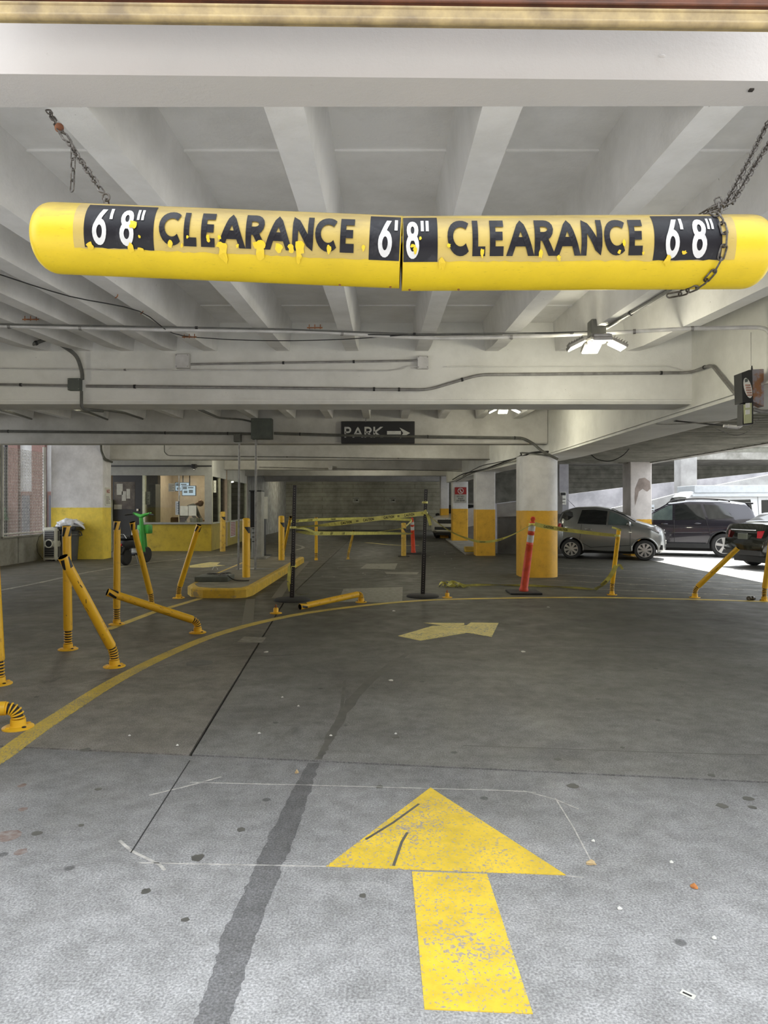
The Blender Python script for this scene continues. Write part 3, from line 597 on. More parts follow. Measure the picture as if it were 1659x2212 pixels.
def btext(h, t, x0, x1, y0, y1, mt, wt, gap, name='lettering'):
    m = MB(); k = (x1-x0)/text_width(t, wt, gap); a0 = math.asin(y0); a1 = math.asin(y1)
    text(m, t, lambda u, v: h.pt(x0+u*k, math.sin(a0+(a1-a0)*v), .0034), wt, gap, .1); m.build(name, mt, bar)
for h, t, x0, x1, y0, y1, mt, wt in ((hl, '6', 195, 226, -.12, .80, 'white_vinyl', .17), (hl, "'", 230, 239, -.12, .82, 'white_vinyl', .14), (hl, '8', 255, 286, -.12, .80, 'white_vinyl', .17), (hl, '"', 291, 306, -.12, .82, 'white_vinyl', .12),
    (hl, '6', 817, 847, -.14, .80, 'white_vinyl', .17), (hl, "'", 850, 859, -.12, .82, 'white_vinyl', .14), (hr, '8', 877, 905, -.12, .80, 'white_vinyl', .17), (hr, '"', 909, 926, -.12, .82, 'white_vinyl', .12),
    (hr, '6', 1435, 1465, -.14, .82, 'white_vinyl', .17), (hr, "'", 1466, 1475, -.12, .84, 'white_vinyl', .14), (hr, '8', 1492, 1524, -.14, .82, 'white_vinyl', .17), (hr, '"', 1526, 1540, -.12, .84, 'white_vinyl', .12)):
    btext(h, t, x0, x1, y0, y1, M[mt], wt, .1)
btext(hl, 'CLEARANCE', 341, 771, -.06, .80, M['black_vinyl'], .235, .075); btext(hr, 'CLEARANCE', 966, 1392, -.06, .82, M['black_vinyl'], .235, .075)
def peel(h, px, yo, w, hh):
    n = 11; c = []
    for k in range(n):
        a = 2*PI*k/n; q = random.uniform(.6, 1.15); c.append(h.pt(px+math.cos(a)*w*q, yo+math.sin(a)*hh*q, .0046))
    cc = h.pt(px, yo, .005); MB().add([cc]+c, [(0, k+1, (k+1) % n+1) for k in range(n)]).build('peeled_patch', M['peel'], bar)
M['peel'] = mat('fresh_yellow', (.74, .53, .012), .45, (.66, .46, .01), 20, bump=.05)
for px, yo, w, hh in ((284, .43, 9, .12), (188, -.16, 8, .12), (278, -.16, 8, .14), (300, -.2, 8, .07), (299, .13, 3, .05), (366, -.02, 6, .10), (391, -.04, 3, .07), (404, .18, 3, .05), (449, .16, 5, .10), (473, .2, 5, .07), (481, -.18, 11, .32), (478, .0, 12, .1), (513, .0, 4, .06),
    (562, -.1, 10, .3), (560, .06, 13, .14), (603, .0, 9, .13), (630, .0, 8, .12), (648, .0, 12, .2), (646, -.2, 7, .2), (712, .0, 5, .14), (786, .08, 5, .09)): peel(hl, px, yo, w, hh)
for px, yo, w, hh in ((896, .1, 5, .10), (908, .38, 3, .05), (893, .2, 7, .05), (969, .2, 4, .06), (955, -.22, 7, .2), (1041, .02, 4, .14), (1167, .0, 6, .14), (1207, -.12, 5, .08), (1345, .24, 4, .10), (1336, .03, 4, .07), (1476, .0, 6, .06), (1442, -.2, 8, .14), (1388, .0, 3, .05)): peel(hr, px, yo, w, hh)
for h, px in ((hl, 733), (hl, 848), (hr, 887), (hr, 998)):
    c = h.pt(px, -.94, .001); MB().ball((0, 0, 0), .0035, n=8, m=5).tf(Matrix.Translation(c)).build('rivet', M['rust'], bar, True)
# chains
link = MB().ring((0, 0, 0), .0088, .0027, (0, 0, 1), 16, 6, .0120); lme = link.build('link_shape', M['steel'], None, True)
def chain(name, label, pts, pitch=.0345, parent=None, scale=1, mt=None):
    t = parent or thing(name, label, 'chain', pts[0], None)
    pts = [Vector(p) for p in pts]; seg = [0]
    for a, b in zip(pts, pts[1:]): seg.append(seg[-1]+(b-a).length)
    d = 0; k = 0
    def at(d):
        for i in range(len(seg)-1):
            if d <= seg[i+1]: return pts[i].lerp(pts[i+1], (d-seg[i])/max(1e-9, seg[i+1]-seg[i]))
        return pts[-1]
    while d < seg[-1]-pitch*.5:
        a, b = at(d), at(min(d+pitch, seg[-1])); x = (b-a).normalized(); o = lme.copy(); o.name = 'link'; COL.objects.link(o); o.parent = t
        rx = x.to_track_quat('Y', 'Z').to_matrix().to_4x4()      # ring stretches along local y
        R = rx @ Matrix.Rotation((PI/2 if k % 2 else 0)+.35+random.uniform(-.25, .25), 4, 'Y')
        o.matrix_local = Matrix.Translation((a+b)/2-t.location) @ R @ Matrix.Diagonal((scale, scale, scale, 1)); d += pitch; k += 1
    return t
# (the link mesh stretches along its local x, so turn it onto y)
for v in lme.data.vertices: v.co = (-v.co.y, v.co.x, v.co.z)
A0 = P(104, 238, 2.50); A1 = P(140, 305, 2.30); A2 = P(157, 322, 2.24)
cl = chain('hanging_chain', 'short left chain with rusty hook from the ceiling joist to the yellow bar', [A0, P(122, 268, 2.42), P(131, 283, 2.36)])
MB().ring((0, 0, 0), .013, .0040, (0, 0, 1), 20, 8, .024).tf(Matrix.Translation(P(141, 296, 2.31)) @ (P(152, 314, 2.27)-P(131, 280, 2.34)).to_track_quat('Y', 'Z').to_matrix().to_4x4() @ Matrix.Rotation(PI/2, 4, 'Z')).build('hook', M['steel'], cl, True)
MB().ball(P(128, 276, 2.38), .016, .012, .016, 10, 6).build('rust_lump', M['rust'], cl, True)
chain('', '', [P(148, 306, 2.28), P(154, 316, 2.26), P(166, 335, 2.22), P(185, 362, 2.17), P(200, 383, 2.13), P(214, 405, 2.09), P(224, 420, 2.07)], parent=cl)
MB().ring(P(229, 426, 2.05), .010, .0032, (0, 1, .2), 20, 8).build('ring', M['steel'], cl, True)
chain('', '', [P(230, 436, 2.05), P(232, 452, 2.05)], parent=cl)
chain('', '', [P(158, 320, 2.25), P(158, 350, 2.25), P(157, 380, 2.25), P(155, 412, 2.25)], parent=cl)
cr = chain('hanging_chain', 'long doubled right chain looped round the right end of the yellow bar', [P(1712, 215, 2.56), P(1655, 272, 2.42), P(1632, 318, 2.32), P(1610, 362, 2.22), P(1590, 398, 2.14), P(1572, 432, 2.05), P(1560, 448, 2.02)])
chain('', '', [P(1722, 240, 2.54), P(1668, 300, 2.40), P(1641, 340, 2.30), P(1618, 378, 2.2), P(1600, 408, 2.12), P(1580, 438, 2.03), P(1552, 452, 2.0)], parent=cr)
w = [hr.pt(1555, .99, .006), hr.pt(1556, .9, .006), hr.pt(1559, .7, .006), hr.pt(1561, .45, .006), hr.pt(1560, .1, .006), hr.pt(1556, -.2, .006), hr.pt(1549, -.5, .006), hr.pt(1540, -.75, .006), hr.pt(1527, -.93, .006), hr.pt(1512, -1, .008)+V(0, .02, 0), hr.pt(1490, -1, .010)+V(0, .03, 0)]
chain('', '', w, parent=cr)
chain('', '', [P(1560, 446, 2.0), P(1538, 452, 2.01), P(1520, 462, 2.03), P(1506, 470, 2.05)], parent=cr)
chain('', '', [P(1566, 440, 2.02), P(1545, 446, 2.04), P(1528, 456, 2.06)], parent=cr)
chain('', '', [P(1550, 428, 2.03), P(1556, 446, 2.0), P(1552, 466, 1.97)], parent=cr)
bpy.data.objects.remove(lme)

# ================================================================ CONDUITS AND BOXES
YA = 7.86
def PJ(px, py, d=.02): Y = (1.307-d)/((HY-py)/F-.0548); return P(px, py, Y)      # a point hanging d below the sloping joists
def conduit(name, label, pts, r, mt, cat='conduit', straps=(), n=8, rb=.12, fit=None):
    pts = bendp(pts, rb) if rb else pts; t = thing(name, label, cat, pts[0])
    MB().path(pts, r, n).build('tube', mt, t, True)
    for s, Y in straps:
        best = min(pts[1:-1] or pts, key=lambda q: abs(CX+q.x*F/q.y-s))
        for a, b in zip(pts, pts[1:]):
            xa, xb = CX+a.x*F/a.y, CX+b.x*F/b.y
            if min(xa, xb) <= s <= max(xa, xb) and abs(xa-xb) > 1: best = a.lerp(b, (s-xa)/(xb-xa)); d = (b-a).normalized(); break
        else: d = V(1, 0, 0)
        MB().cyl(best-d*.012, best+d*.012, r+.005, n=12).build('strap', M['darkp'] if mt is not M['whitep'] else M['galv'], t, True)
    return t
conduit('white_conduit', 'white painted conduit running the whole width under the ceiling joists', [PJ(-80, 700), PJ(0, 704), PJ(340, 712), PJ(700, 717), PJ(860, 728), PJ(940, 731), PJ(1080, 729), PJ(1300, 720), PJ(1480, 710), PJ(1640, 707), P(1658, 712, 6.25), P(1675, 740, 6.2)], .019, M['whitep'], straps=((20, 0), (172, 0), (738, 0), (1105, 0), (1371, 0), (1495, 0)))
conduit('grey_conduit', 'thin grey conduit paired just above the white conduit', [PJ(-80, 699), PJ(600, 711), PJ(900, 722), PJ(1240, 719)], .008, M['greyp'], straps=((420, 0), (895, 0), (1235, 0)))
conduit('black_cable', 'thin black cable sagging diagonally under the left ceiling joists', smoothp([PJ(-60, 572), PJ(0, 593), PJ(150, 640), PJ(300, 672), PJ(374, 720), PJ(470, 732), PJ(600, 736), PJ(740, 733), PJ(870, 724)], 4), .0045, M['darkp'], 'cable', rb=0)
conduit('black_cable', 'black cable bundle running from the middle of the white conduit to the lamp', smoothp([PJ(740, 722), PJ(900, 724), PJ(1050, 722), PJ(1180, 719), PJ(1280, 716)], 4), .0055, M['darkp'], 'cable', rb=0)
conduit('dark_conduit', 'dark bent conduit coming down the left end of the first beam to a box', smoothp([P(-60, 650, 7.0), P(0, 708, 7.35), P(30, 732, 7.4), P(65, 744, 7.5), P(105, 733, 7.6), P(140, 750, 7.7), P(165, 770, 7.8), P(176, 800, YA-.02), P(178, 820, YA-.02)], 6), .021, M['greyp'], rb=0, straps=((78, 0), (125, 0)))
conduit('dark_conduit', 'dark conduit elbow leaving the small box under the first beam on the left', [P(176, 845, YA-.02), P(176, 878, YA-.02), P(182, 884, YA), P(222, 888, 8.3)], .018, M['greyp'], rb=.04)
conduit('dark_conduit', 'dark horizontal conduit along the first beam, left of the small box', [P(-80, 829, YA-.01), P(150, 833, YA-.01)], .014, M['galv'], straps=((45, 0),))
conduit('dark_conduit', 'long grey conduit along the first beam, stepping up at its middle', [P(186, 834, YA-.01), P(600, 838, YA-.01), P(925, 842, YA-.01), P(1035, 809, YA-.01), P(1490, 805, YA-.01), P(1520, 794, 7.50), P(1537, 788, 7.32), P(1602, 868, 6.70), P(1618, 884, 6.5)], .017, M['galv'], straps=((291, 0), (808, 0), (862, 0), (998, 0), (1428, 0), (1522, 0)))
conduit('thin_conduit', 'thin white conduit line along the upper part of the first beam', [P(-80, 794, YA-.005), P(270, 799, YA-.005), P(840, 801, YA-.005), P(868, 797, YA-.005), P(880, 791, YA-.005), P(902, 791, YA-.005)], .007, M['whitep'], rb=.05, straps=((270, 0),))
conduit('thin_conduit', 'grey conduit joining the two white boxes on the first beam', [P(412, 787, YA-.02), P(904, 779, YA-.02)], .012, M['galv'], straps=((612, 0), (764, 0)))
conduit('surface_conduit', 'faint painted conduit on the first beam, right of the white boxes', [P(965, 792, YA-.004), P(1440, 791, YA-.004), P(1475, 801, YA-.004)], .006, M['cream'], rb=.04)
def ebox(label, px, py, w, h, Y, d, mt, cat='box', name='junction_box'):
    c = P(px, py, Y); W = w*Y/F/2; Hh = h*Y/F/2; t = thing(name, label, cat, (c.x, Y, c.z))
    MB().bbox(c.x-W, c.x+W, Y-d, Y, c.z-Hh, c.z+Hh, .006).build('housing', mt, t)
    MB().bbox(c.x-W*.93, c.x+W*.93, Y-d-.004, Y-d+.004, c.z-Hh*.93, c.z+Hh*.93, .002).build('cover', mt, t)
    for a in (-1, 1):
        for b in (-1, 1): MB().ball((c.x+a*W*.8, Y-d-.005, c.z+b*Hh*.8), .006, .003, .006, 8, 4).build('screw', M['galv'], t)
    return t
ebox('white painted square junction box at left end of the paired conduit', 397, 782, 30, 30, 7.9, .07, M['whitep'])
ebox('white painted square junction box at right end of the paired conduit', 913, 785, 24, 27, 7.9, .07, M['whitep'])
ebox('small dark box on the left end of the first beam', 165, 832, 27, 26, 7.9, .07, M['greenbox'])
ebox('large grey green box left of the PARK sign', 568, 928, 44, 44, 14.7, .20, M['greenbox'])
ebox('small grey box beside the large grey green box', 515, 947, 15, 17, 14.7, .14, M['greyp'])
ebox('small white junction box on the thin conduit under the second far beam', 714, 1011, 9, 9, 25.9, .09, M['whitep'])
YB = 14.64
conduit('dark_conduit', 'long grey conduit crossing the PARK sign, right part turning down to the round column', [P(592, 936, YB-.05), P(760, 941, YB-.05), P(1130, 946, YB-.05), P(1152, 958, YB-.08), P(1172, 976, 14.3), P(1205, 992, 14.3)], .028, M['greyp'], straps=((648, 0), (924, 0), (1112, 0)), rb=.25)
conduit('dark_conduit', 'long grey conduit on the PARK sign beam, from the left wall to the large box', [P(-60, 931, YB), P(546, 937, YB)], .027, M['greyp'], straps=((18, 0), (357, 0), (492, 0)))
conduit('dark_conduit', 'bent dark conduit dropping from the first beam to the large grey green box', smoothp([P(430, 884, 8.6), P(460, 897, 11), P(478, 903, 13.5), P(520, 906, 14.5), P(548, 912, 14.6)], 5), .02, M['greyp'], rb=0)
for k, (a, b, c, d) in enumerate((((0, 884), (40, 896), (68, 905), 'farthest left'), ((130, 878), (190, 890), (232, 906), 'second from left'), ((222, 884), (270, 892), (308, 905), 'third from left'))):
    conduit('ceiling_conduit', 'short dark conduit stub slanting between the first two beams, '+d, [P(*a, 8.5), P(*b, 12), P(*c, 14.6)], .02, M['greyp'], rb=0)
conduit('thin_conduit', 'thin conduit bending along the beam above the booth', [P(355, 958, 19.6), P(355, 976, 20.33), P(362, 984, 20.33), P(1108, 993, 20.33)], .012, M['greyp'], rb=.12, straps=((620, 0), (860, 0)))
conduit('dark_conduit', 'grey conduit dropping from the beam to the yellow and white pier corner', [P(218, 958, 19.4), P(219, 975, 19.8), P(226, 991, 19.85), P(242, 998, 20.3)], .032, M['greyp'], rb=.15)
conduit('thin_conduit', 'thin conduit on the second far beam', [P(560, 1009, 25.9), P(1010, 1018, 25.9)], .014, M['galv'], rb=0)
conduit('drop_pole', 'left thin galvanised pole from the beam box down to the island', [P(517, 955, YB-.02), P(517, 975, 14.66), G(515, 1231, .16)+V(0, 0, 0)], .022, M['galv'], 'pole', rb=0)
conduit('drop_pole', 'right thin galvanised pole from the large box down to the island', [P(553, 949, YB-.02), P(553, 975, 14.66), G(551.5, 1231, .16)], .024, M['galv'], 'pole', rb=0)
# cables along the far girder
for k, (a, mt) in enumerate((([P(1205, 975, 14.4), P(1150, 978, 15.2), P(1130, 985, 16), P(1075, 1003, 19), P(1045, 1014, 21), P(1000, 1024, 24.4), P(978, 1036, 28)], 'darkp'), ([P(1190, 985, 14.4), P(1128, 978, 15.5), P(1122, 986, 16), P(1068, 1009, 19), P(1020, 1022, 22), P(985, 1040, 27)], 'greyp'), ([P(1110, 991, 17), P(1070, 1000, 18.6), P(1036, 1008, 20), P(1000, 1028, 25)], 'darkp'))):
    conduit('girder_cable', 'cable run along the girder past the columns, '+('thickest dark one', 'pale grey one', 'shorter dark one')[k], smoothp(a, 4), .022-.005*k, M[mt], 'cable', rb=0)
conduit('loose_wire', 'loose pale wire hanging from the girder towards the keypad post', smoothp([P(1305, 886, 12.4), P(1350, 905, 11), P(1420, 916, 9), P(1500, 914, 8), P(1600, 908, 7.2), P(1680, 905, 7)], 5), .006, M['galv'], 'cable', rb=0)
conduit('loose_wire', 'dark wire slanting under the girder soffit', smoothp([P(1353, 884, 11.5), P(1400, 898, 10), P(1440, 907, 9), P(1520, 915, 8), P(1570, 920, 7.4)], 5), .009, M['darkp'], 'cable', rb=0)
conduit('loose_wire', 'short black wire drooping below the ribbed soffit', smoothp([P(1273, 978, 17.7), P(1290, 992, 17.5), P(1318, 996, 17.2), P(1345, 984, 16.8), P(1362, 966, 16.2)], 5), .011, M['darkp'], 'cable', rb=0)
conduit('loose_wire', 'thin brown wire drooping at the right edge below the keypad', smoothp([P(1545, 925, 6.6), P(1585, 940, 6.6), P(1615, 932, 6.6), P(1640, 905, 6.6), P(1690, 896, 6.6)], 5), .004, M['greyp'], 'cable', rb=0)
conduit('grey_conduit', 'grey conduit leading along the joist from the bar to the lamp', [PJ(1448, 625), PJ(1362, 677), PJ(1312, 705)], .015, M['greyp'], straps=((1362, 0),), rb=0)
# hooks and rosettes
for px, py, Y in ((66, 690, 6.05), (680, 708, 6.28), (409, 728, 6.75)):
    c = P(px, py, Y); t = thing('ceiling_anchor', 'small rusty anchor plate under the ceiling at '+{66: 'the far left', 680: 'the middle', 409: 'the third joist from the left'}[px], 'bracket', c)
    MB().cyl(c-V(.07, 0, 0), c+V(.07, 0, 0), .006, n=6).build('bar', M['rust'], t)
    for k in (-.05, 0, .05): MB().cyl(c+V(k, 0, -.012), c+V(k, 0, .03), .004, n=6).build('pin', M['rust'], t)
for px, py, Y, lb in ((248, 637, 5.2, 'upper curled hook on the joist left of centre'), (303, 672, 5.75, 'lower curled hook holding the black cable')):
    c = P(px, py, Y); MB().path([c+V(.02*math.cos(a), 0, .02*math.sin(a)) for a in [k*.5 for k in range(10)]], .004, 6)
    tag(MB().path([c+V(.022*math.cos(a), 0, .022*math.sin(a)) for a in [k*.5-1.5 for k in range(9)]]+[c+V(-.03, 0, .03)], .004, 6).build('wire_hook', M['rust']), lb, 'hook')
# PARK sign
ps = thing('park_sign', 'black PARK sign with a white arrow pointing right, on the second beam', 'sign', P(816, 958, 14.62))
a, b = P(737, 958, 14.6), P(896, 910, 14.6); MB().bbox(a.x, b.x, 14.60, 14.69, a.z, b.z, .01).build('board', M['black'], ps)
m = MB(); c0 = P(744, 945, 14.6); flat_text(m, 'PARK', c0, (1, 0, 0), (0, 0, 1), (945-922)*14.6/F, .17, .16, (824-744)*14.6/F, .003); m.build('lettering', M['white_vinyl'], ps)
def aq(*pts): return [P(x, y, 14.597) for x, y in pts]
m = MB(); m.add(aq((836, 931), (866, 931), (866, 938.5), (836, 938.5)), [(3, 2, 1, 0)]); m.add(aq((863, 923.5), (886, 935.5), (864, 947), (871, 935.5)), [(0, 3, 2, 1)]); m.build('arrow', M['white_vinyl'], ps)
m = MB().cyl(P(790, 900, 14.6), P(790, 911, 14.6), .01, n=6); m.build('hanger', M['galv'], ps)

# ================================================================ LED LAMPS
M['led'] = emit('led_panel', (1, .98, .82), 14)
def led(label, c, power, s=1.0):
    t = thing('led_lamp', label, 'lamp', c); c = Vector(c)
    MB().bbox(c.x-.075*s, c.x+.075*s, c.y-.075*s, c.y+.075*s, c.z-.005, c.z+.16*s, .01).build('mounting_box', M['greyp'], t)
    MB().lathe(c+V(0, 0, -.075*s), [(.05*s, 0), (.09*s, .01*s), (.10*s, .05*s), (.06*s, .075*s)], 20).build('hub', M['galv'], t, True)
    for k, (a, tilt) in enumerate(((-95, .50), (175, .75), (0, .75), (88, .50))):
        a = math.radians(a); R = Matrix.Translation(c+V(0, 0, -.045*s)) @ Matrix.Rotation(a, 4, 'Z') @ Matrix.Translation((.13*s, 0, 0)) @ Matrix.Rotation(tilt*.6, 4, 'Y')
        hd = MB().bbox(0, .17*s, -.09*s, .09*s, -.01, .022*s, .006).tf(R).build('lamp_head', M['galv'], t)
        fm = MB()
        for q in range(6): fm.box((.01+.027*q)*s, (.014+.027*q)*s, -.085*s, .085*s, .02*s, .045*s)
        fm.tf(R).build('cooling_fins', M['galv'], hd)
        MB().bbox(.012*s, .16*s, -.08*s, .08*s, -.018, -.009, .003).tf(R).build('led_panel', M['led'], hd)
        MB().cyl((-.05*s, 0, 0), (.02*s, 0, 0), .012*s, n=8).tf(R).build('arm', M['galv'], t)
    L = bpy.data.objects.new('lamp_light', bpy.data.lights.new('lamp_light', 'POINT')); COL.objects.link(L); L.parent = t
    L.data.energy = power; L.data.color = LAMP; L.data.shadow_soft_size = .14*s; L.location = (0, 0, -.24*s); return t
led('glowing four-panel lamp under the joists right of centre', P(1289, 727, 6.42), 26, .92)
led('far four-panel lamp peeping under the first beam', P(1090, 876, 12.4), 42)
led('four-panel lamp beyond the left edge near the entrance', (-5.6, 5.4, 3.2), 24)
led('four-panel lamp hidden above the booth corner', (-4.6, 22.6, 3.3), 62)
led('added fill lamp hidden behind the first beam on the left', (-4.3, 10.2, 3.3), 20)  # unseen lamp added to brighten the left of the PARK beam
led('four-panel lamp hidden in the far drive', (-.6, 28.6, 3.3), 50)
led('four-panel lamp hidden by the farthest beam', (-4.5, 40.5, 3.3), 50)
led('added fill lamp hidden over the left lane', (-6.5, 17.6, 3.3), 32)  # unseen lamp added, stands in for daylight reaching the pier
led('four-panel lamp hidden over the middle drive', (1.0, 18.2, 3.3), 40)

# ================================================================ KEYPAD POST ON THE GIRDER (right edge)
kb = thing('keypad_terminal', 'black upside-hung keypad terminal with oval button panel at the right edge', 'keypad', P(1625, 860, 6.4))
def quad3(pts, Y, d, mt, name, par, c=0):
    f = [P(x, y, Y) for x, y in pts]; n = len(f); m = MB(); m.add(f+[q+V(0, d, 0) for q in f], [tuple(range(n)), tuple(range(2*n-1, n-1, -1))]+[(i, i+n, (i+1) % n+n, (i+1) % n) for i in range(n)]); return m.build(name, mt, par)
quad3([(1602, 805), (1618, 799), (1625, 799), (1627, 868), (1604, 870)], 6.32, .14, M['black'], 'housing', kb)
quad3([(1625, 798), (1651, 797), (1650, 878), (1627, 868)], 6.40, .10, M['galv_rust'] if 'galv_rust' in M else M['steel'], 'bracket', kb)
m = MB(); c = P(1615.5, 838, 6.315); n = 24
m.add([c]+[c+V(.036*math.cos(2*PI*k/n)+.020*-math.sin(2*PI*k/n)*1.0, 0, .092*math.sin(2*PI*k/n)) for k in range(n)], [(0, (k+1) % n+1, k+1) for k in range(n)]); m.build('oval_faceplate', M['paper'], kb)
quad3([(1609, 819), (1615, 817.5), (1616, 824), (1610, 826)], 6.31, .004, M['greenbox'], 'display', kb)
for i in range(5):
    for j in range(3): 
        q = P(1611.5+j*4+i*1.1, 832+i*5.4, 6.31); MB().box(q.x-.006, q.x+.006, q.y-.003, q.y+.004, q.z-.007, q.z+.007).build('key', M['orange_key'] if 'orange_key' in M else M['rust'], kb)
quad3([(1605, 872), (1627, 866), (1627, 916), (1604, 918)], 6.33, .10, M['black'], 'lower_housing', kb)
quad3([(1607, 874), (1624, 870), (1624, 913), (1608, 915)], 6.322, .008, M['sage'] if 'sage' in M else M['frame2'], 'faceplate', kb)
for y in (876, 890.5): quad3([(1611, y-5), (1620, y-6), (1620, y+4), (1611, y+5)], 6.315, .006, M['paper'], 'label_plate', kb)
MB().cyl(P(1622, 790, 6.34), P(1622, 718, 6.34), .003, n=6).build('antenna', M['galv'], kb); MB().cyl(P(1624, 799, 6.34), P(1624, 790, 6.34), .01, .005, n=8).build('antenna_base', M['black'], kb)
MB().path([P(1649, 715, 6.9), P(1652, 760, 6.8), P(1659, 800, 6.6), P(1668, 850, 6.5)], .007, 6).build('cable', M['darkp'], kb)
MB().path([P(1628, 884, 6.42), P(1645, 889, 6.42), P(1700, 889, 6.42)], .019, 8).build('conduit', M['galv'], kb, True)
pf = thing('white_pipe_fitting', 'white pipe elbow fitting lying under the soffit left of the keypad', 'fitting', P(1585, 918, 6.8))
MB().cyl(P(1572, 921, 6.8), P(1594, 923, 6.8), .019, n=12).build('barrel', M['whitep'], pf, True); MB().cyl(P(1563, 920, 6.8), P(1572, 921, 6.8), .014, n=12).build('nipple', M['whitep'], pf, True); MB().path([P(1594, 923, 6.8), P(1600, 920, 6.8), P(1600, 911, 6.8)], .018, 10).build('elbow', M['whitep'], pf, True)

# ================================================================ ISLAND
isl = thing('kerbed_island', 'raised concrete traffic island with a yellow painted rounded kerb', 'island', (-2.8, 14, 0))
front = [(-3.42, 12.4), (-3.38, 11.95), (-3.22, 11.58), (-2.98, 11.42), (-2.45, 11.38), (-2.28, 11.48), (-2.22, 11.75)]
def outline(ins): return [(-3.5+ins, 18.75-ins)]+[(x+(ins if x < -2.85 else -ins), y+ins) for x, y in front]+[(-2.16-ins, 18.75-ins)]
MB().prism(outline(.10), 0, .161).build('island_top', M['concrete_isl'] if 'concrete_isl' in M else M['floor_left'], isl)
m = MB(); o1 = outline(0); o2 = outline(.03); o3 = outline(.11); n = len(o1)
for z0, z1, a, b in ((0, .13, o1, o1), (.13, .155, o1, o2), (.155, .158, o2, o3)):
    m.add([(x, y, z0) for x, y in a]+[(x, y, z1) for x, y in b], [(i, (i+1) % n, (i+1) % n+n, i+n) if True else 0 for i in range(n)])
M['kerb'] = worn_paint('kerb_yellow', (.72, .47, .05), (.40, .30, .10), .55, 9)
m.build('kerb', M['kerb'], isl)
MB().bbox(-3.2, -2.3, 14.9, 15.1, .155, .166, .003).build('pole_base_strip', M['galv'], isl)
# green box with cables on island nose
gb = thing('fallen_gate_box', 'grey green metal box with tangled wires lying on the island nose', 'box', (-2.9, 12.1, .16))
c0 = G(420, 1257, .16); c1 = G(492, 1257, .16); MB().bbox(c0.x, c1.x, c0.y, c0.y+.55, .162, .25, .01).build('housing', M['greenbox'], gb)
random.seed(3)
for k in range(5):
    pts = [V(random.uniform(c0.x+.12, c1.x), c0.y+random.uniform(.05, .4), .262+random.uniform(0, .03)) for _ in range(5)]
    MB().path(smoothp(pts, 4), .005, 5).build('wire', M['black'] if k % 2 else M['galv'], gb)
MB().path(smoothp([c1+V(-.02, .1, .10), c1+V(.08, .05, .04), c1+V(.2, .0, .02), c1+V(.38, .02, .02)], 4), .009, 6).build('cable_tail', M['black'], gb)
t = thing('paper_scrap', 'crumpled white scrap lying in the booth lane behind the island', 'litter', G(464, 1232)); cc = G(464, 1232)
MB().path([cc+V(-.06, 0, .01), cc+V(-.03, .02, .08), cc+V(.02, 0, .09), cc+V(.05, .03, .05), cc+V(.07, 0, .01)], .012, 5).build('crumple', M['paper'], t)
# pay machine
pm = thing('pay_machine', 'tall grey and black parking pay machine on the island', 'machine', G(556, 1207, .16))
c = G(556, 1207, .16); w = 9*c.y/F
MB().bbox(c.x-w*.75, c.x+w*.95, c.y, c.y+.45, .158, P(0, 1060, c.y).z, .03).build('cabinet', M['galv_lt'] if 'galv_lt' in M else M['frame'], pm, True)
MB().bbox(c.x-w*1.95, c.x-w*.72, c.y+.05, c.y+.4, P(0, 1139, c.y).z, P(0, 1061, c.y).z, .02).build('front_panel', M['black'], pm)
MB().bbox(c.x-w*1.5, c.x-w*.72, c.y+.05, c.y+.4, .158, P(0, 1139, c.y).z, .02).build('ticket_panel', M['frame'], pm)
MB().bbox(c.x-w*2.0, c.x+w*.95, c.y-.01, c.y+.46, P(0, 1062, c.y).z, P(0, 1060, c.y).z+.01, .006).build('hood', M['black'], pm)
MB().bbox(c.x-w*1.7, c.x+w*2.2, c.y-.1, c.y+.6, .158, .20, .01).build('plinth', M['concrete'], pm)
for py in (1142, 1151, 1160, 1170): q = P(547, py, c.y+.045); MB().box(q.x-.03, q.x+.03, q.y-.006, q.y+.01, q.z-.012, q.z+.012).build('slot', M['black'], pm)
s2 = thing('barrier_cabinet', 'thin black cabinet with a pale panel behind the pay machine', 'machine', G(569, 1200, 0)); q = G(569, 1200)
MB().bbox(q.x-.04, q.x+.03, q.y, q.y+.3, 0, P(0, 1075, q.y).z, .01).build('body', M['black'], s2); MB().bbox(q.x+.02, q.x+.13, q.y-.02, q.y+.04, P(0, 1121, q.y).z, P(0, 1073, q.y).z, .008).build('panel', M['ivory'], s2); MB().bbox(q.x-.06, q.x+.22, q.y-.05, q.y+.3, 0, .02, .004).build('foot', M['black'], s2)
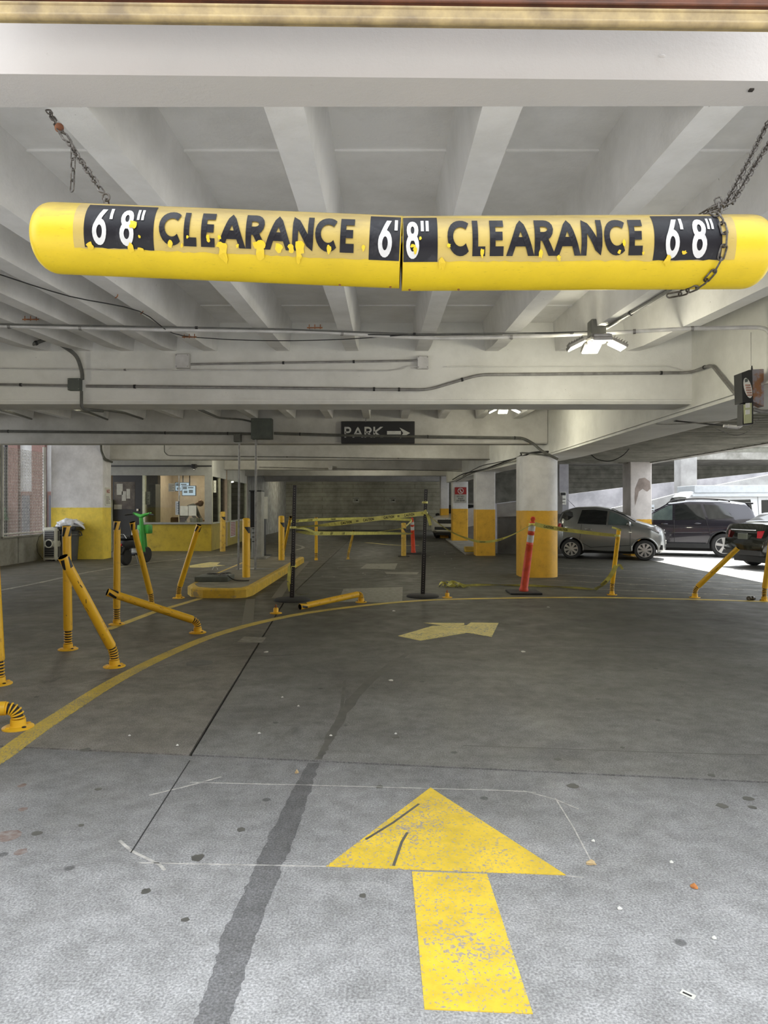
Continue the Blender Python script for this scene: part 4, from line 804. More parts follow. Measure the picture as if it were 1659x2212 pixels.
# ================================================================ POSTS
def tpatch(mb, p, d, r, s0, s1, a0, a1, skew, off=.0012, n=6):
    """patch on a tube: s along axis d from p, angles from the side facing the entrance"""
    d = d.normalized(); f = V(0, -1, 0); f = (f-d*f.dot(d)).normalized(); w = d.cross(f)
    def fn(u, v):
        a = math.radians(a0+(a1-a0)*u+skew*v); return p+d*(s0+(s1-s0)*v)+(f*math.cos(a)+w*math.sin(a))*(r+off)
    return mb.grid(fn, n, 4)
def delin(label, base, top, r=.042, mt='post', bend=1.0, scuffs=2, band=True, plate=.10, low=False, blen=.13):
    base = Vector(base); top = Vector(top); t = thing('flexible_post', label, 'post', base); mt = M[mt]
    MB().lathe(base, [(plate, 0), (plate, .008), (plate*.9, .014), (r+.012, .016), (r+.006, .022), (r+.004, .062)], 28).build('base_plate', mt, t, True)
    for k in range(4):
        a = PI/4+PI/2*k+.2; q = base+V(math.cos(a), math.sin(a), 0)*plate*.74; MB().lathe(q+V(0, 0, .012), [(.014, 0), (.014, .008), (.006, .011)], 8).build('bolt', M['scuff'] if k % 2 else mt, t)
    p0 = base+V(0, 0, .062); up = V(0, 0, 1)
    p1 = p0+up*(.055*bend+.02); d = (top-p1).normalized(); p2 = p1+d*(.055*bend+.03)
    n = 30; pts = []; rad = []
    for k in range(n+1):
        u = k/n; pts.append(p0*(1-u)**2+p1*2*u*(1-u)+p2*u*u); rad.append(r*.86+r*.13*math.cos(u*2*PI*6))
    sp = MB().path(pts, r*.74, 18).build('spring_core', M['scuff'], t, True)
    m = MB(); SL = sum((b-a).length for a, b in zip(pts, pts[1:])); nr = 6
    for k in range(nr):
        i = min(n-1, max(1, int((k+.5)*n/nr))); m.ring(pts[i], r*.86, min(.0062, SL/nr*.34), (pts[i+1]-pts[i-1]), 20, 6)
    m.build('spring_coil', mt, t, True)
    L = (top-p2).length
    MB().path([p2-d*.012, p2-d*.010, p2, p2+d*L], [r*.9, r*1.06, r*1.06, r], 24).build('tube', mt, t, True)
    MB().cyl(top-d*.002, top+d*.0022, r*.92, n=20).build('open_end', M['hole'], t)
    if band:
        mb = MB(); mb.path([top-d*.125, top-d*.004], r+.0012, 24); mb.build('reflective_band', M['refl'], t, True)
        k = MB(); tpatch(k, top, d, r, -.108, -.012, -52, -12, 36, .003); tpatch(k, top, d, r, -.108, -.012, 40, 80, 36, .003); k.build('black_stripe', M['black'], t)
    k = MB()
    for _ in range(scuffs):
        s = random.uniform(.1, .75)*L; a = random.uniform(-60, 50); tpatch(k, p2, d, r, s, s+random.uniform(.01, .06), a, a+random.uniform(4, 10), random.uniform(-22, 22), .0022, 2)
    if scuffs: k.build('scuff', M['scuff'], t)
    return t
M['refl'] = mat('reflective_yellow', (.92, .55, .04), .3, (.8, .45, .03), 10, bump=0)
def topof(px, py, Y): return P(px, py, Y)
delin('upright yellow post standing left of the leaning one with scuffs', G(147, 1403), P(144, 1136, 7.26), scuffs=1)
delin('yellow post leaning left, its scuffed foot nearest the curved line', G(247, 1440), P(136, 1203, 6.05), .043, scuffs=6)
delin('upright yellow post in front of the green scooter', G(252, 1349), P(253, 1126, 8.85), scuffs=1)
delin('yellow post with a taped break leaning in front of the green scooter', G(327, 1310), P(286, 1128, 10.1), scuffs=3)
delin('knocked-down yellow post lying bent toward the upright posts', G(427, 1367), P(232, 1279, 7.75), .043, scuffs=7)
delin('yellow post leaning right at the island nose', G(386, 1292), P(430, 1134, 11.2), scuffs=1)
delin('yellow post cut by the left frame edge', G(-1, 1478), P(-16, 1160, 5.84), .042, scuffs=1)
delin('flattened yellow post with black spring, lower left corner', G(39, 1572), P(-330, 1549, 4.45), .044, scuffs=0, blen=.1)
delin('fallen yellow post lying between the two black sign posts', G(780, 1301), P(648, 1311, 10.15), .045, scuffs=2, plate=.09)
delin('upright thin yellow post crossed by caution tape left of centre', G(683, 1210), P(683, 1118, 19.5), .042, plate=.05, scuffs=0)
delin('short grimy post leaning right behind the caution tape', G(752, 1208), P(764, 1147, 19.7), .034, 'post_dk', plate=.06, scuffs=1, band=False)
delin('yellow post leaning behind the second island bollard', G(612, 1203, 0), P(628, 1117, 18.6), .038, plate=.06, scuffs=0)
delin('yellow post at the right tied with caution tape', G(1322, 1285), P(1337, 1143, 11.6), .036, scuffs=4, band=False, plate=.085)
delin('yellow post leaning right toward the black saloon', G(1501, 1291), P(1594, 1184, 11.1), .040, scuffs=3, band=False, plate=.085)
delin('yellow post at the right frame edge beside crushed litter', G(1651, 1298), P(1668, 1150, 11.0), .040, 'post', scuffs=2, band=False, plate=.07)
for px, py, lb in ((596, 1325, 'broken yellow post stub left of the fallen post'), (966, 1291, 'broken yellow post stub right of the black sign post')):
    c = G(px, py); t = thing('post_stub', lb, 'post', c)
    MB().lathe(c, [(.085, 0), (.085, .010), (.05, .016), (.036, .02), (.036, .07), (.028, .08)], 20).build('base_plate', M['post'], t, True)
    MB().lathe(c+V(0, 0, .08), [(.014, 0), (.012, .03), (.004, .05)], 8).build('bolt', M['rust'], t)
# steel bollards
def bollard(label, base, ztop, r, plate=False, mt='bollard'):
    base = Vector(base); t = thing('bollard', label, 'bollard', base); h = ztop-base.z
    MB().lathe(base, [(r, 0), (r, h-.04), (r*.95, h-.02), (r*.7, h-.004), (.01, h)], 28).build('post', M['post'] if mt == 'bollard' else M[mt], t, True)
    k = MB(); tpatch(k, base, V(0, 0, 1), r, h-.27, h-.16, 0, 62, 0, .0015, 6)
    vs = k.v; k2 = MB()
    f = V(0, -1, 0)
    def pt(a, z): a = math.radians(a); return base+V(math.sin(a)*(r+.002), -math.cos(a)*(r+.002), z)
    z0, z1 = h-.29, h-.17
    k2.grid(lambda u, v: pt(-18+98*u if True else 0, z0+(z1-z0)*(v*(1) if True else 0)) if v*1.0 >= 1-u*1.6 or v == 1 else pt(-18+98*u, z0+(z1-z0)*max(v, 1-u*1.6)), 10, 4)
    k2.build('black_triangle', M['black'], t)
    if plate: MB().bbox(base.x-.17, base.x+.17, base.y-.17, base.y+.17, 0, .02, .004).build('base_plate', M['rubber'], t)
    return t
bollard('fat yellow bollard with black triangle at front of the island', G(532, 1247, .16), 1.29, .073)
bollard('fat yellow bollard at the back of the island', G(608, 1210, .16), 1.28, .075)
bollard('grimy yellow bollard against the booth side wall', G(481, 1191), 1.36-.02, .092, mt='post_dk')
bollard('grimy yellow bollard with a base plate left of the far orange cone', G(872, 1202), 1.02, .075, True, mt='post_dk')
# black perforated posts
def signpost(label, base, top, r):
    base = Vector(base); top = Vector(top); t = thing('perforated_post', label, 'post', base)
    MB().lathe(base, [(r, 0), (r, .018), (r*.92, .035), (r*.5, .045), (.06, .05)], 40).build('rubber_base', M['rubber'], t, True)
    p0 = base+V(0, 0, .03); d = (top-p0).normalized(); L = (top-p0).length; w = .028
    def sq(m, a, b, ww): m.hexa([p0+d*a+V(x*ww, y*ww, 0) for x, y in ((-1, -1), (1, -1), (1, 1), (-1, 1))]+[p0+d*b+V(x*ww, y*ww, 0) for x, y in ((-1, -1), (1, -1), (1, 1), (-1, 1))])
    m = MB(); sq(m, 0, L*.40, .034); m.build('lower_tube', M['black'], t); m = MB(); sq(m, L*.3, L, w); m.build('upper_tube', M['black'], t)
    h = MB(); k = 0
    while .06+k*.038 < L-.02:
        s = .06+k*.038; ww = .034 if s < L*.4 else w; q = p0+d*s+V(0, -ww-.0008, 0)
        h.add([q+V(.007*math.cos(a), 0, .007*math.sin(a)) for a in [j*PI/3 for j in range(6)]], [(0, 1, 2, 3, 4, 5)]); k += 1
    h.build('bolt_holes', M['galv'], t, kind='stuff'); return t
signpost('left black perforated sign post on a round rubber base', G(631, 1297), P(637, 1048, 11.1), .285)
signpost('right black perforated sign post on a round rubber base', G(913, 1289), P(920, 1057, 11.5), .27)
# orange delineators
def orange(label, base, top, h1, sq, name='orange_delineator'):
    base = Vector(base); top = Vector(top); t = thing(name, label, 'traffic cone', base)
    MB().bbox(base.x-sq, base.x+sq, base.y-sq, base.y+sq, 0, .035, .012).build('rubber_base', M['rubber'], t)
    p = base+V(0, 0, .03); d = (top-p).normalized(); L = (top-p).length
    prof = [(.075, 0), (.082, .02), (.078, .05), (.068, .07), (.062, L*.5), (.056, L*.62), (.06, L*.625), (.06, L*.64), (.056, L*.645), (.054, L*.77), (.059, L*.775), (.059, L*.79), (.053, L*.795), (.05, L*.90), (.045, L*.925), (.02, L*.935)]
    MB().lathe(p, prof, 28, d).build('tube', M['orange'], t, True)
    MB().ring(p+d*(L*.965), .026, .016, (0.15, 1, 0), 20, 8).build('handle_ring', M['orange'], t, True); MB().ball(p+d*(L*.965), .026, .012, .026).build('handle_web', M['orange'], t, True)
    for a, b in ((.66, .755), (.81, .885)): MB().lathe(p, [(.0585, L*a), (.0575, L*b)], 28, d).build('reflective_collar', M['white_vinyl'], t, True)
    return t
orange('near orange delineator with white collars leaning right', G(1131, 1281), P(1152, 1115, 11.9), 1, .27)
t = orange('far orange delineator behind the grimy bollard', G(893, 1196), P(890, 1118, 21.9), 1, .36)
# ================================================================ CAUTION TAPE
def tape(label, pts, w, parent=None, txt=(), seed=1, tw=None, name='caution_tape'):
    rnd = random.Random(seed); pts = [Vector(p) for p in pts]; t = parent or thing(name, label, 'tape', pts[0]); sp = smoothp(pts, 6); n = len(sp)
    m = MB(); L = []; R = []
    for i, p in enumerate(sp):
        d = (sp[min(i+1, n-1)]-sp[max(i-1, 0)]).normalized(); s = d.cross(V(0, -1, 0))
        s = s.normalized() if s.length > .1 else V(1, 0, 0)
        if s.z < 0: s = -s
        u = i/(n-1)*(len(pts)-1); k = min(int(u), len(pts)-2); f = u-k
        a = (tw[k]*(1-f)+tw[k+1]*f) if tw else .3*math.sin(i*.7+seed)
        q = Matrix.Rotation(a, 3, d) @ s; L.append(p+q*w/2); R.append(p-q*w/2)
    m.add([v for a, b in zip(L, R) for v in (a, b)], [(2*i, 2*i+1, 2*i+3, 2*i+2) for i in range(n-1)]); m.build('ribbon', M['tape'], t)
    for px, s, sc in txt:
        for a, b, lo, hi, nx in zip(L, L[1:], R, R[1:], range(n)):
            pa, pb = (a+lo)/2, (b+hi)/2; xa, xb = CX+pa.x*F/pa.y, CX+pb.x*F/pb.y
            if min(xa, xb) <= px <= max(xa, xb) and abs(xa-xb) > .5:
                c = pa.lerp(pb, (px-xa)/(xb-xa)); d = (pb-pa).normalized(); d = d if d.x > 0 else -d; up = (a-lo).normalized(); up = up if up.z > 0 else -up
                h = w*.62*sc; tm = MB(); W = text_width(s, .2, .1)*h; flat_text(tm, s, c-d*W*.32-up*h/2+V(0, -.004, 0), d, up, h, .2, .1, W*.64, .001); tm.build('lettering', M['black'], t); break
    return t
up = 1.35
tape('yellow caution tape stretched between the two black sign posts, upper run', [P(641, 1139, 11.1), P(665, 1137, 11.1), P(690, 1135, 11.1), P(730, 1131, 11.15), P(790, 1123, 11.2), P(850, 1116, 11.3), P(915, 1109, 11.45)], .072, txt=((748, 'CAUTION', 1), (772, 'NO', .7), (796, 'CAUTION', 1), (840, 'CAUTION', 1), (861, 'NO', .7), (884, 'CAUTION', 1)), tw=[1.2, 1.25, 1.1, .35, .1, 0, 0])
tape('yellow caution tape, lower run to the far bollard and cone', [P(641, 1148, 12.5), P(683, 1152, 14), P(760, 1152, 17), P(830, 1152, 19), P(890, 1153, 21.5)], .09, txt=((694, 'CAUTION', 1), (716, 'CAUTION', 1), (742, 'CAUTION', 1)), tw=[.9, .2, .2, .5, .9])
tape('thin twisted caution tape sagging up to the far orange cone', [P(683, 1151, 13.8), P(665, 1144, 12.5), P(641, 1139, 11.1)], .04, tw=[1.1, 1.1, 1.1])
tape('twisted tape tail tied round the top of the far orange cone', [P(800, 1151, 18.5), P(860, 1143, 20.5), P(875, 1138, 21), P(890, 1124, 21.8)], .06, tw=[1.2, 1.2, .8, .5])
tape('caution tape far behind, just under the block wall', [P(628, 1126, 18.4), P(700, 1122, 19.5), P(800, 1120, 21), P(889, 1123, 21.8)], .08, tw=[.4, .4, .4, .4], txt=((640, 'CAUTION', 1), (670, 'CAUTION', 1), (720, 'CAUTION', 1)))
tape('sagging twisted caution tape between the right black post and the near orange delineator', [P(920, 1106, 11.5), P(940, 1125, 11.5), P(970, 1146, 11.6), P(1000, 1160, 11.7), P(1035, 1170, 11.8), P(1070, 1168, 11.8), P(1105, 1156, 11.8), P(1140, 1138, 11.85), P(1150, 1133, 11.8)], .05, tw=[1.3, 1.4, 1.2, 1.0, .6, .5, 1.1, 1.2, 1], txt=((1042, 'CAUTION', .8), (1080, 'CAUTION', .8)))
tape('knotted caution tape tails hanging at the right black post', [P(918, 1102, 11.38), P(922, 1112, 11.35), P(926, 1120, 11.35), P(930, 1135, 11.35)], .05, tw=[.2, 1, .3, .5])
tape('caution tape between the near orange delineator and the right yellow post', [P(1155, 1132, 11.8), P(1185, 1139, 11.75), P(1240, 1147, 11.7), P(1290, 1153, 11.65), P(1331, 1157, 11.55)], .075, tw=[.3, .3, .6, .7, .9], txt=((1185, 'CAUTION', .9), (1215, 'CAUTION', .9)))
tape('caution tape hanging loose from the right yellow post to the floor', [P(1331, 1222, 11.55), P(1318, 1245, 11.7), P(1300, 1264, 11.9), V(*G(1285, 1275)[:2], .02)], .07, tw=[.6, .3, .2, 1.3], txt=((1306, 'CAUTION', .8),))
tape('short loose tape end at right of the tied yellow post', [P(1333, 1222, 11.5), P(1339, 1221, 11.5), P(1345, 1230, 11.5)], .045, tw=[.3, .5, 1.0])
tape('scrap of caution tape stuck on top of the right yellow post', [P(1322, 1139, 11.55), P(1332, 1142, 11.5), P(1342, 1146, 11.5)], .03, tw=[.2, .3, .6])
tape('caution tape lying on the floor from the tangle to the right', [V(*G(985, 1268)[:2], .02), V(*G(1030, 1267)[:2], .03), V(*G(1080, 1266)[:2], .02), V(*G(1140, 1267)[:2], .02), V(*G(1200, 1270)[:2], .02), V(*G(1250, 1273)[:2], .025), V(*G(1286, 1276)[:2], .02)], .05, tw=[1.2, .4, 1.3, .3, 1.2, .5, 1.2])
tg = thing('tape_tangle', 'tangled heap of caution tape on the floor right of the black sign post', 'tape', G(980, 1268)); rr = random.Random(5)
for k in range(9):
    c = G(960+k*5, 1267+rr.uniform(-2, 3)); tape('', [V(c.x-.12, c.y, .01), V(c.x-.05, c.y+rr.uniform(-.1, .1), .05+rr.random()*.04), V(c.x+.04, c.y+rr.uniform(-.1, .1), .02+rr.random()*.05), V(c.x+.14, c.y, .012)], .04, tg, seed=k, tw=[rr.random()*2 for _ in range(4)])
tape('caution tape tied low on the left black sign post and hanging to the floor', [P(640, 1223, 11.1), P(628, 1222, 11.1), P(625, 1240, 11.1), P(624, 1258, 11.1), P(627, 1278, 11.15)], .06, tw=[1.2, .4, .2, .2, .5])
tape('pale tape end lying on the base of the left black sign post', [V(*G(640, 1290)[:2], .06), V(*G(652, 1292)[:2], .055), V(*G(664, 1289)[:2], .05)], .04, tw=[1.2, 1.3, 1.1])
for px, py, Y, rr_, lb in ((633, 1139, 11.1, .05, 'loop of tape round the left black sign post'), (918, 1085, 11.48, .045, 'small loop of tape near top of the right black sign post'), (917, 1108, 11.46, .05, 'knot of tape round the right black sign post'), (683, 1151, 19.4, .055, 'loop of tape round the thin yellow post'), (1333, 1157, 11.55, .045, 'loop of tape round the right yellow post'), (1150, 1132, 11.88, .062, 'loop of tape round the neck of the near orange delineator'), (287, 1158, 10.2, .05, 'taped break round the leaning post by the scooter')):
    c = P(px, py, Y); tag(MB().lathe(c-V(0, 0, .02), [(rr_, 0), (rr_+.004, .015), (rr_, .035)], 16).build('tape_loop', M['tape'] if px != 287 else M['scuff'], None, True), lb, 'tape')

# ================================================================ LITTER
def litter(name, label, px, py, w, h, mt, n=9, z=.01, cat='litter'):
    c = G(px, py); r = random.Random(px); m = MB(); pts = [(c.x+w*math.cos(2*PI*k/n)*r.uniform(.55, 1.1), c.y+h*math.sin(2*PI*k/n)*r.uniform(.55, 1.1)) for k in range(n)]
    m.add([(c.x, c.y, z*2)]+[(x, y, r.uniform(.003, z)) for x, y in pts], [(0, k+1, (k+1) % n+1) for k in range(n)]); m.add([(c.x, c.y, z*2-.002)]+[(x, y, .002) for x, y in pts], [(0, (k+1) % n+1, k+1) for k in range(n)])
    return tag(m.build(name, M[mt]), label, cat)
M['leaf'] = mat('dry_leaf', (.62, .48, .26), .8, (.45, .32, .16), 40); M['leafo'] = mat('orange_leaf', (.62, .25, .06), .8, (.4, .15, .05), 40)
litter('dry_leaf', 'pale dry leaf at the end of the thin saw cut', 1277, 1866, .024, .02, 'leaf', cat='leaf'); litter('orange_leaf', 'small orange leaf on the bright floor at right', 1500, 1918, .016, .018, 'leafo', cat='leaf')
litter('white_scrap', 'cream leaf scrap beside the dark tyre streak', 641, 1669, .014, .022, 'leaf', cat='leaf')
SCR = ['by the long tyre streak at mid floor', 'just right of the first scrap by the tyre streak', 'beyond the curved line at left of the streak', 'between the streak and the turn arrow, near', 'right of the large arrow head', 'far right on the pale apron', 'right of the arrow stem', 'near the saw cut at left', 'nearest the fallen springs at left', 'straight ahead of the turn arrow', 'low near the sticker', 'between the black sign posts', 'beyond the near orange delineator', 'at left of the tyre streak', 'right of the tyre streak, close to the joint', 'below the turn arrow tip']
for k, (px, py) in enumerate(((610, 1507), (645, 1526), (575, 1409), (855, 1586), (1282, 1818), (1450, 1864), (1338, 1964), (383, 1611), (280, 1590), (845, 1470), (1543, 2028), (850, 1320), (1185, 1312), (560, 1585), (715, 1590), (1130, 1408))):
    o = litter('paper_bit', 'tiny pale scrap of litter '+SCR[k], px, py, .012 if py > 1500 else .03, .008 if py > 1500 else .04, 'paper', 6, .006); o['group'] = 'tiny pale scraps on the floor'
c = G(1486, 2149); st = thing('sticker', 'small white sticker with a black print near the lower right corner', 'sticker', c)
Rm = Matrix.Translation(c) @ Matrix.Rotation(-.75, 4, 'Z'); MB().box(-.021, .021, -.012, .012, .0005, .002).tf(Rm).build('backing', M['paper'], st); MB().box(-.015, .012, -.005, .002, .002, .0025).tf(Rm).build('print', M['black'], st)
c = G(1624, 1297); t = thing('crushed_can', 'crushed dark can on the yellow line by the right frame edge', 'litter', c); m = MB().lathe(c+V(-.07, 0, .035), [(.03, 0), (.036, .03), (.026, .06), (.038, .09), (.028, .13)], 10, (1, .2, 0)); 
for v in m.v: v += V(random.uniform(-.008, .008), random.uniform(-.008, .008), random.uniform(-.008, .004))
m.build('can', M['steel'], t)
rnd = random.Random(9)
mm = MB()
for k in range(70):
    c = G(rnd.uniform(620, 1060), rnd.uniform(1165, 1250)); s = rnd.uniform(.008, .022); mm.hexa([(c.x-s, c.y-s, 0), (c.x+s, c.y-s, 0), (c.x+s, c.y+s, 0), (c.x-s, c.y+s, 0), (c.x-s*.6, c.y-s*.6, s*.7), (c.x+s*.6, c.y-s*.6, s*.7), (c.x+s*.6, c.y+s*.6, s*.7), (c.x-s*.6, c.y+s*.6, s*.7)])
tag(mm.build('rubble_crumbs', M['concrete'], kind='stuff'), 'pale crumbs of broken concrete scattered over the middle drive', 'debris')

# ================================================================ LEFT SIDE: fence, neighbour building, AC unit, bin
ff = thing('chain_link_fence', 'white chain-link fence over the low wall on the left', 'fence', (-9.68, 18.7, .74)); m = MB()
y0, y1, z0, z1 = 17.6, 19.9, .74, 3.12; cw, ch = .075, .085; nx = int((y1-y0)/cw); nz = int((z1-z0)/ch)
for i in range(nx+1):
    for s in (0, 1):
        pts = [V(-9.68+(.004 if (j+i+s) % 2 else -.004), y0+i*cw+(cw/2 if (j+s) % 2 else 0)-(cw/2 if s else 0)*0, z0+j*ch/1.0) for j in range(nz+1)]
        m.path(pts, .0055, 3, False)
m.build('wire_mesh', M['whitep'], ff, kind='stuff')
for y in (17.62, 19.84): MB().cyl((-9.68, y, .74), (-9.68, y, 3.2), .028, n=12).build('fence_post', M['whitep'] if y < 18 else M['greyp'], ff, True)
MB().cyl((-9.68, 17.6, .80), (-9.68, 19.9, .80), .02, n=10).build('bottom_rail', M['whitep'], ff, True); MB().cyl((-9.66, 19.75, .74), (-9.66, 19.75, 3.2), .045, n=12).build('terminal_post', M['whitep'], ff, True)
M['greenery'] = mat('green_shrub', (.05, .12, .06), .8, (.02, .05, .03), 8)
nb = thing('neighbour_building', 'white and brown brick building seen through the fence', 'building', (-14, 27.3, 0))
MB().box(-20, -11, 27.2, 27.6, 0, 8).build('wall', M['parapet'], nb)
for a, b, mt in ((-15.1, -14.75, 'shutter'), (-14.62, -14.25, 'brick'), (-13.70, -13.20, 'brick'), (-12.75, -12.4, 'brick')): MB().box(a, b, 27.0, 27.25, 0, 8).build('pilaster', M[mt], nb)
for a, b in ((-14.2, -13.75), (-13.15, -12.8), (-15.3, -14.9)):
    f = MB().bbox(a, b, 27.10, 27.22, .2, 2.1, .02).build('window', M['brick'], nb); MB().box(a+.07, b-.07, 27.08, 27.12, .3, 1.95).build('pane', M['shutter'], f)
for z in (4.3, 6.8): MB().box(-20, -11, 27.05, 27.25, z, z+.2).build('band', M['brick'], nb)
sh = MB()
rg = random.Random(4)
for k in range(120): c = V(rg.uniform(-15.4, -14.6), rg.uniform(26.4, 26.9), rg.uniform(.1, 1.5)); sh.ball(c, .09, .06, .09, 5, 3)
tag(sh.build('shrub', M['greenery']), 'dark green shrub behind the fence at the left frame edge', 'shrub')
ac = thing('portable_air_conditioner', 'old ivory portable air conditioner standing by the low wall', 'air conditioner', G(110, 1212))
g0 = G(110, 1212); Rz = Matrix.Translation(g0) @ Matrix.Rotation(-.12, 4, 'Z'); wd_, dp, ht = .42, .46, .93
def ab(x0, x1, y0, y1, z0, z1, nm, mt, par=ac, c=.012): return MB().bbox(x0, x1, y0, y1, z0, z1, c).tf(Rz).build(nm, M[mt], par)
m = MB(); m.prism(rounded_rect(-.26, .16, 0, .46, .07), .04, ht-.05); m.prism(rounded_rect(-.235, .135, .025, .435, .06), ht-.05, ht); m.tf(Rz).build('body', M['ivory'], ac)
for z0_, z1_ in ((.10, .40), (.56, .84)):
    gq = ab(-.19, .09, -.008, .01, z0_, z1_, 'grille', 'black')
    for k in range(5): ab(-.19, .09, -.014, -.004, z0_+.015+k*(z1_-z0_)/5, z0_+.035+k*(z1_-z0_)/5, 'slat', 'galv', gq, .003)
    gq = ab(.155, .168, .07, .40, z0_, z1_, 'side_grille', 'black')
    for k in range(4): ab(.160, .174, .11+k*.08, .125+k*.08, z0_, z1_, 'slat', 'ivory', gq, .003)
MB().ring((-.05, -.02, .48), .105, .02, (0, 1, 0), 24, 8).tf(Rz).build('hose_collar', M['ivory'], ac, True); MB().cyl((-.05, -.03, .48), (-.05, .02, .48), .095, n=24).tf(Rz).build('hose_opening', M['black'], ac)
ab(.155, .18, .12, .36, .44, .52, 'side_handle', 'ivory')
for x in (-.22, .12):
    for y in (.05, .41): MB().cyl((x, y-.015, .025), (x, y+.015, .025), .026, n=12).tf(Rz).build('caster', M['ivory'], ac)
MB().path([Rz @ V(*p) for p in ((-.22, 0, .8), (-.34, -.02, .68), (-.40, -.03, .45), (-.38, -.03, .25), (-.27, -.02, .1), (-.24, 0, .05))], .007, 6).build('power_cord', M['darkp'], ac, True)
cb = G(147, 1210)+V(0, .05, 0); bn = thing('rubbish_bin', 'grey plastic rubbish bin overflowing beside the yellow pier', 'bin', cb)
s = 12.9/1000
MB().path([cb, cb+V(0, 0, .74), cb+V(0, 0, .76), cb+V(0, 0, .80)], [.22, .275, .275, .275], 32).build('body', M['grey_plastic'], bn, True)
MB().lathe(cb, [(.275, .70), (.30, .705), (.30, .72), (.285, .74)], 32).build('rim_band', M['grey_plastic'], bn, True)
MB().bbox(cb.x-.32, cb.x+.32, cb.y-.3, cb.y+.3, .84, .95, .03).build('liner_rim', M['black'], bn)
for sx in (-1, 1): MB().path([cb+V(sx*.27, 0, .80), cb+V(sx*.34, 0, .79), cb+V(sx*.37, 0, .70), cb+V(sx*.30, 0, .68)], .02, 8).build('handle', M['grey_plastic'], bn, True)
MB().cyl(cb+V(0, 0, .79), cb+V(0, 0, .86), .27, .29, 28).build('collar', M['grey_plastic'], bn, True)
bgm = bmesh.new(); bmesh.ops.create_icosphere(bgm, subdivisions=4, radius=1)
rg = random.Random(2)
from mathutils import noise as MN
for v in bgm.verts:
    n_ = MN.noise(v.co*2.2)*.35+MN.noise(v.co*5)*.18+MN.noise(v.co*11)*.07; v.co = v.co*(1+n_); v.co = V(v.co.x*.33, v.co.y*.27, max(v.co.z, -.3)*.17)
me = bpy.data.meshes.new('bag'); bgm.to_mesh(me); bgm.free(); me.materials.append(M['bag']); me.polygons.foreach_set('use_smooth', [True]*len(me.polygons))
bo = bpy.data.objects.new('plastic_bag', me); COL.objects.link(bo); bo.location = cb+V(0, 0, .99); tag(bo, 'heap of white plastic bags spilling over the grey bin', 'bag')
MB().path([cb+V(.24, -.1, 1.07), cb+V(.36, -.15, 1.02), cb+V(.47, -.16, .95), cb+V(.52, -.16, .88)], [.06, .03, .035, .012], 10).build('bag_ear', M['bag'], bo, True)
# notices on the pier
for (x0, y0, x1, y1, tx, lb) in ((226, 1056, 236, 1096, None, 'white notice reading NO on the pier side'),):
    pass
nz_ = thing('pier_notice', 'pale NO notice with small print on the pier edge left of the booth door', 'sign', (-8.04, 20.2, 1.8))
MB().box(-8.05, -8.035, 20.03, 20.42, 1.53, 2.06).build('board', M['paper'], nz_)
m = MB(); flat_text(m, 'NO', (-8.034, 20.12, 1.90), (0, 1, 0), (0, 0, 1), .11, .18, .15, .22, .003); m.build('lettering', M['red'], nz_)
m = MB()
for k in range(6): m.box(-8.034, -8.031, 20.08, 20.37-.04*(k % 3), 1.60+k*.038, 1.612+k*.038)
m.build('small_print', M['black'], nz_)
# ================================================================ BOOTH
YF = 23.6
bt = thing('attendant_booth', 'attendant booth with yellow lower walls and large lit windows', 'booth', (-7.5, YF, 0))
def X(px, Y=YF): return (px-CX)*Y/F
def Z(py, Y=YF): return H-(py-HY)*Y/F
zs, zt = Z(1132), Z(1027)
xd0, xd1, xw0, xw1, xc = X(243), X(308), X(313), X(442), X(456)
MB().box(xd1, xc, YF, YF+.15, 0, zs).build('front_wall', M['booth'], bt)
MB().box(xd0-.3, xc, YF, YF+.15, zt, 3.6).build('front_header', M['frame'], bt)
MB().box(xc-.22, xc, YF, YF+.15, zs, zt).build('corner_post', M['frame'], bt)
MB().box(xd1, xw0, YF-.02, YF+.15, zs, zt).build('window_jamb', M['frame2'], bt)
MB().bbox(xd1, xc+.03, YF-.06, YF+.02, zs-.01, zs+.06, .01).build('sill', M['frame'], bt)
MB().box(xd0-.3, xc+.02, YF-.03, YF+.01, zt+.30, zt+.34).build('header_trim', M['black'], bt)
MB().box(xw0, xc-.22, YF+.05, YF+.056, zs+.04, zt).build('window_pane', M['glass'], bt)
for x in (X(386),): MB().box(x-.015, x+.015, YF+.02, YF+.08, zs, zt).build('mullion', M['chrome'], bt)
# side wall going back
yb = 31.5; xb = X(533, yb)
def sx(y): return xc+(xb-xc)*(y-YF)/(yb-YF)
def sw(ya, yb_, z0, z1, nm, mt, t=.12, o=0): 
    return MB().hexa([(sx(ya)-t+o, ya, z0), (sx(ya)+o, ya, z0), (sx(yb_)+o, yb_, z0), (sx(yb_)-t+o, yb_, z0), (sx(ya)-t+o, ya, z1), (sx(ya)+o, ya, z1), (sx(yb_)+o, yb_, z1), (sx(yb_)-t+o, yb_, z1)]).build(nm, M[mt], bt)
sw(YF+.15, yb, 0, zs, 'side_wall', 'booth2'); sw(YF+.16, yb, zt-.02, 3.6, 'side_header', 'cream'); sw(YF+.15, yb, zs, zs+.05, 'side_sill', 'frame2', .2, .04)
for a, b in ((YF+.16, YF+.3), (27.0, 27.5), (yb-.3, yb)): sw(a, b, zs, zt, 'side_mullion', 'frame2')
for a, b in ((YF+.3, 27.0), (27.5, yb-.3)): sw(a, b, zs+.05, zt-.02, 'side_pane', 'glass', .006, -.05)
sw(25.2, 25.3, zs, zt, 'sliding_stile', 'frame2')
MB().box(xd0-.4, xb, yb, yb+.15, 0, 3.6).build('back_wall', M['beige'], bt); MB().box(xd0-.45, xd0-.3, YF, yb, 0, 3.6).build('left_wall', M['beige'], bt)
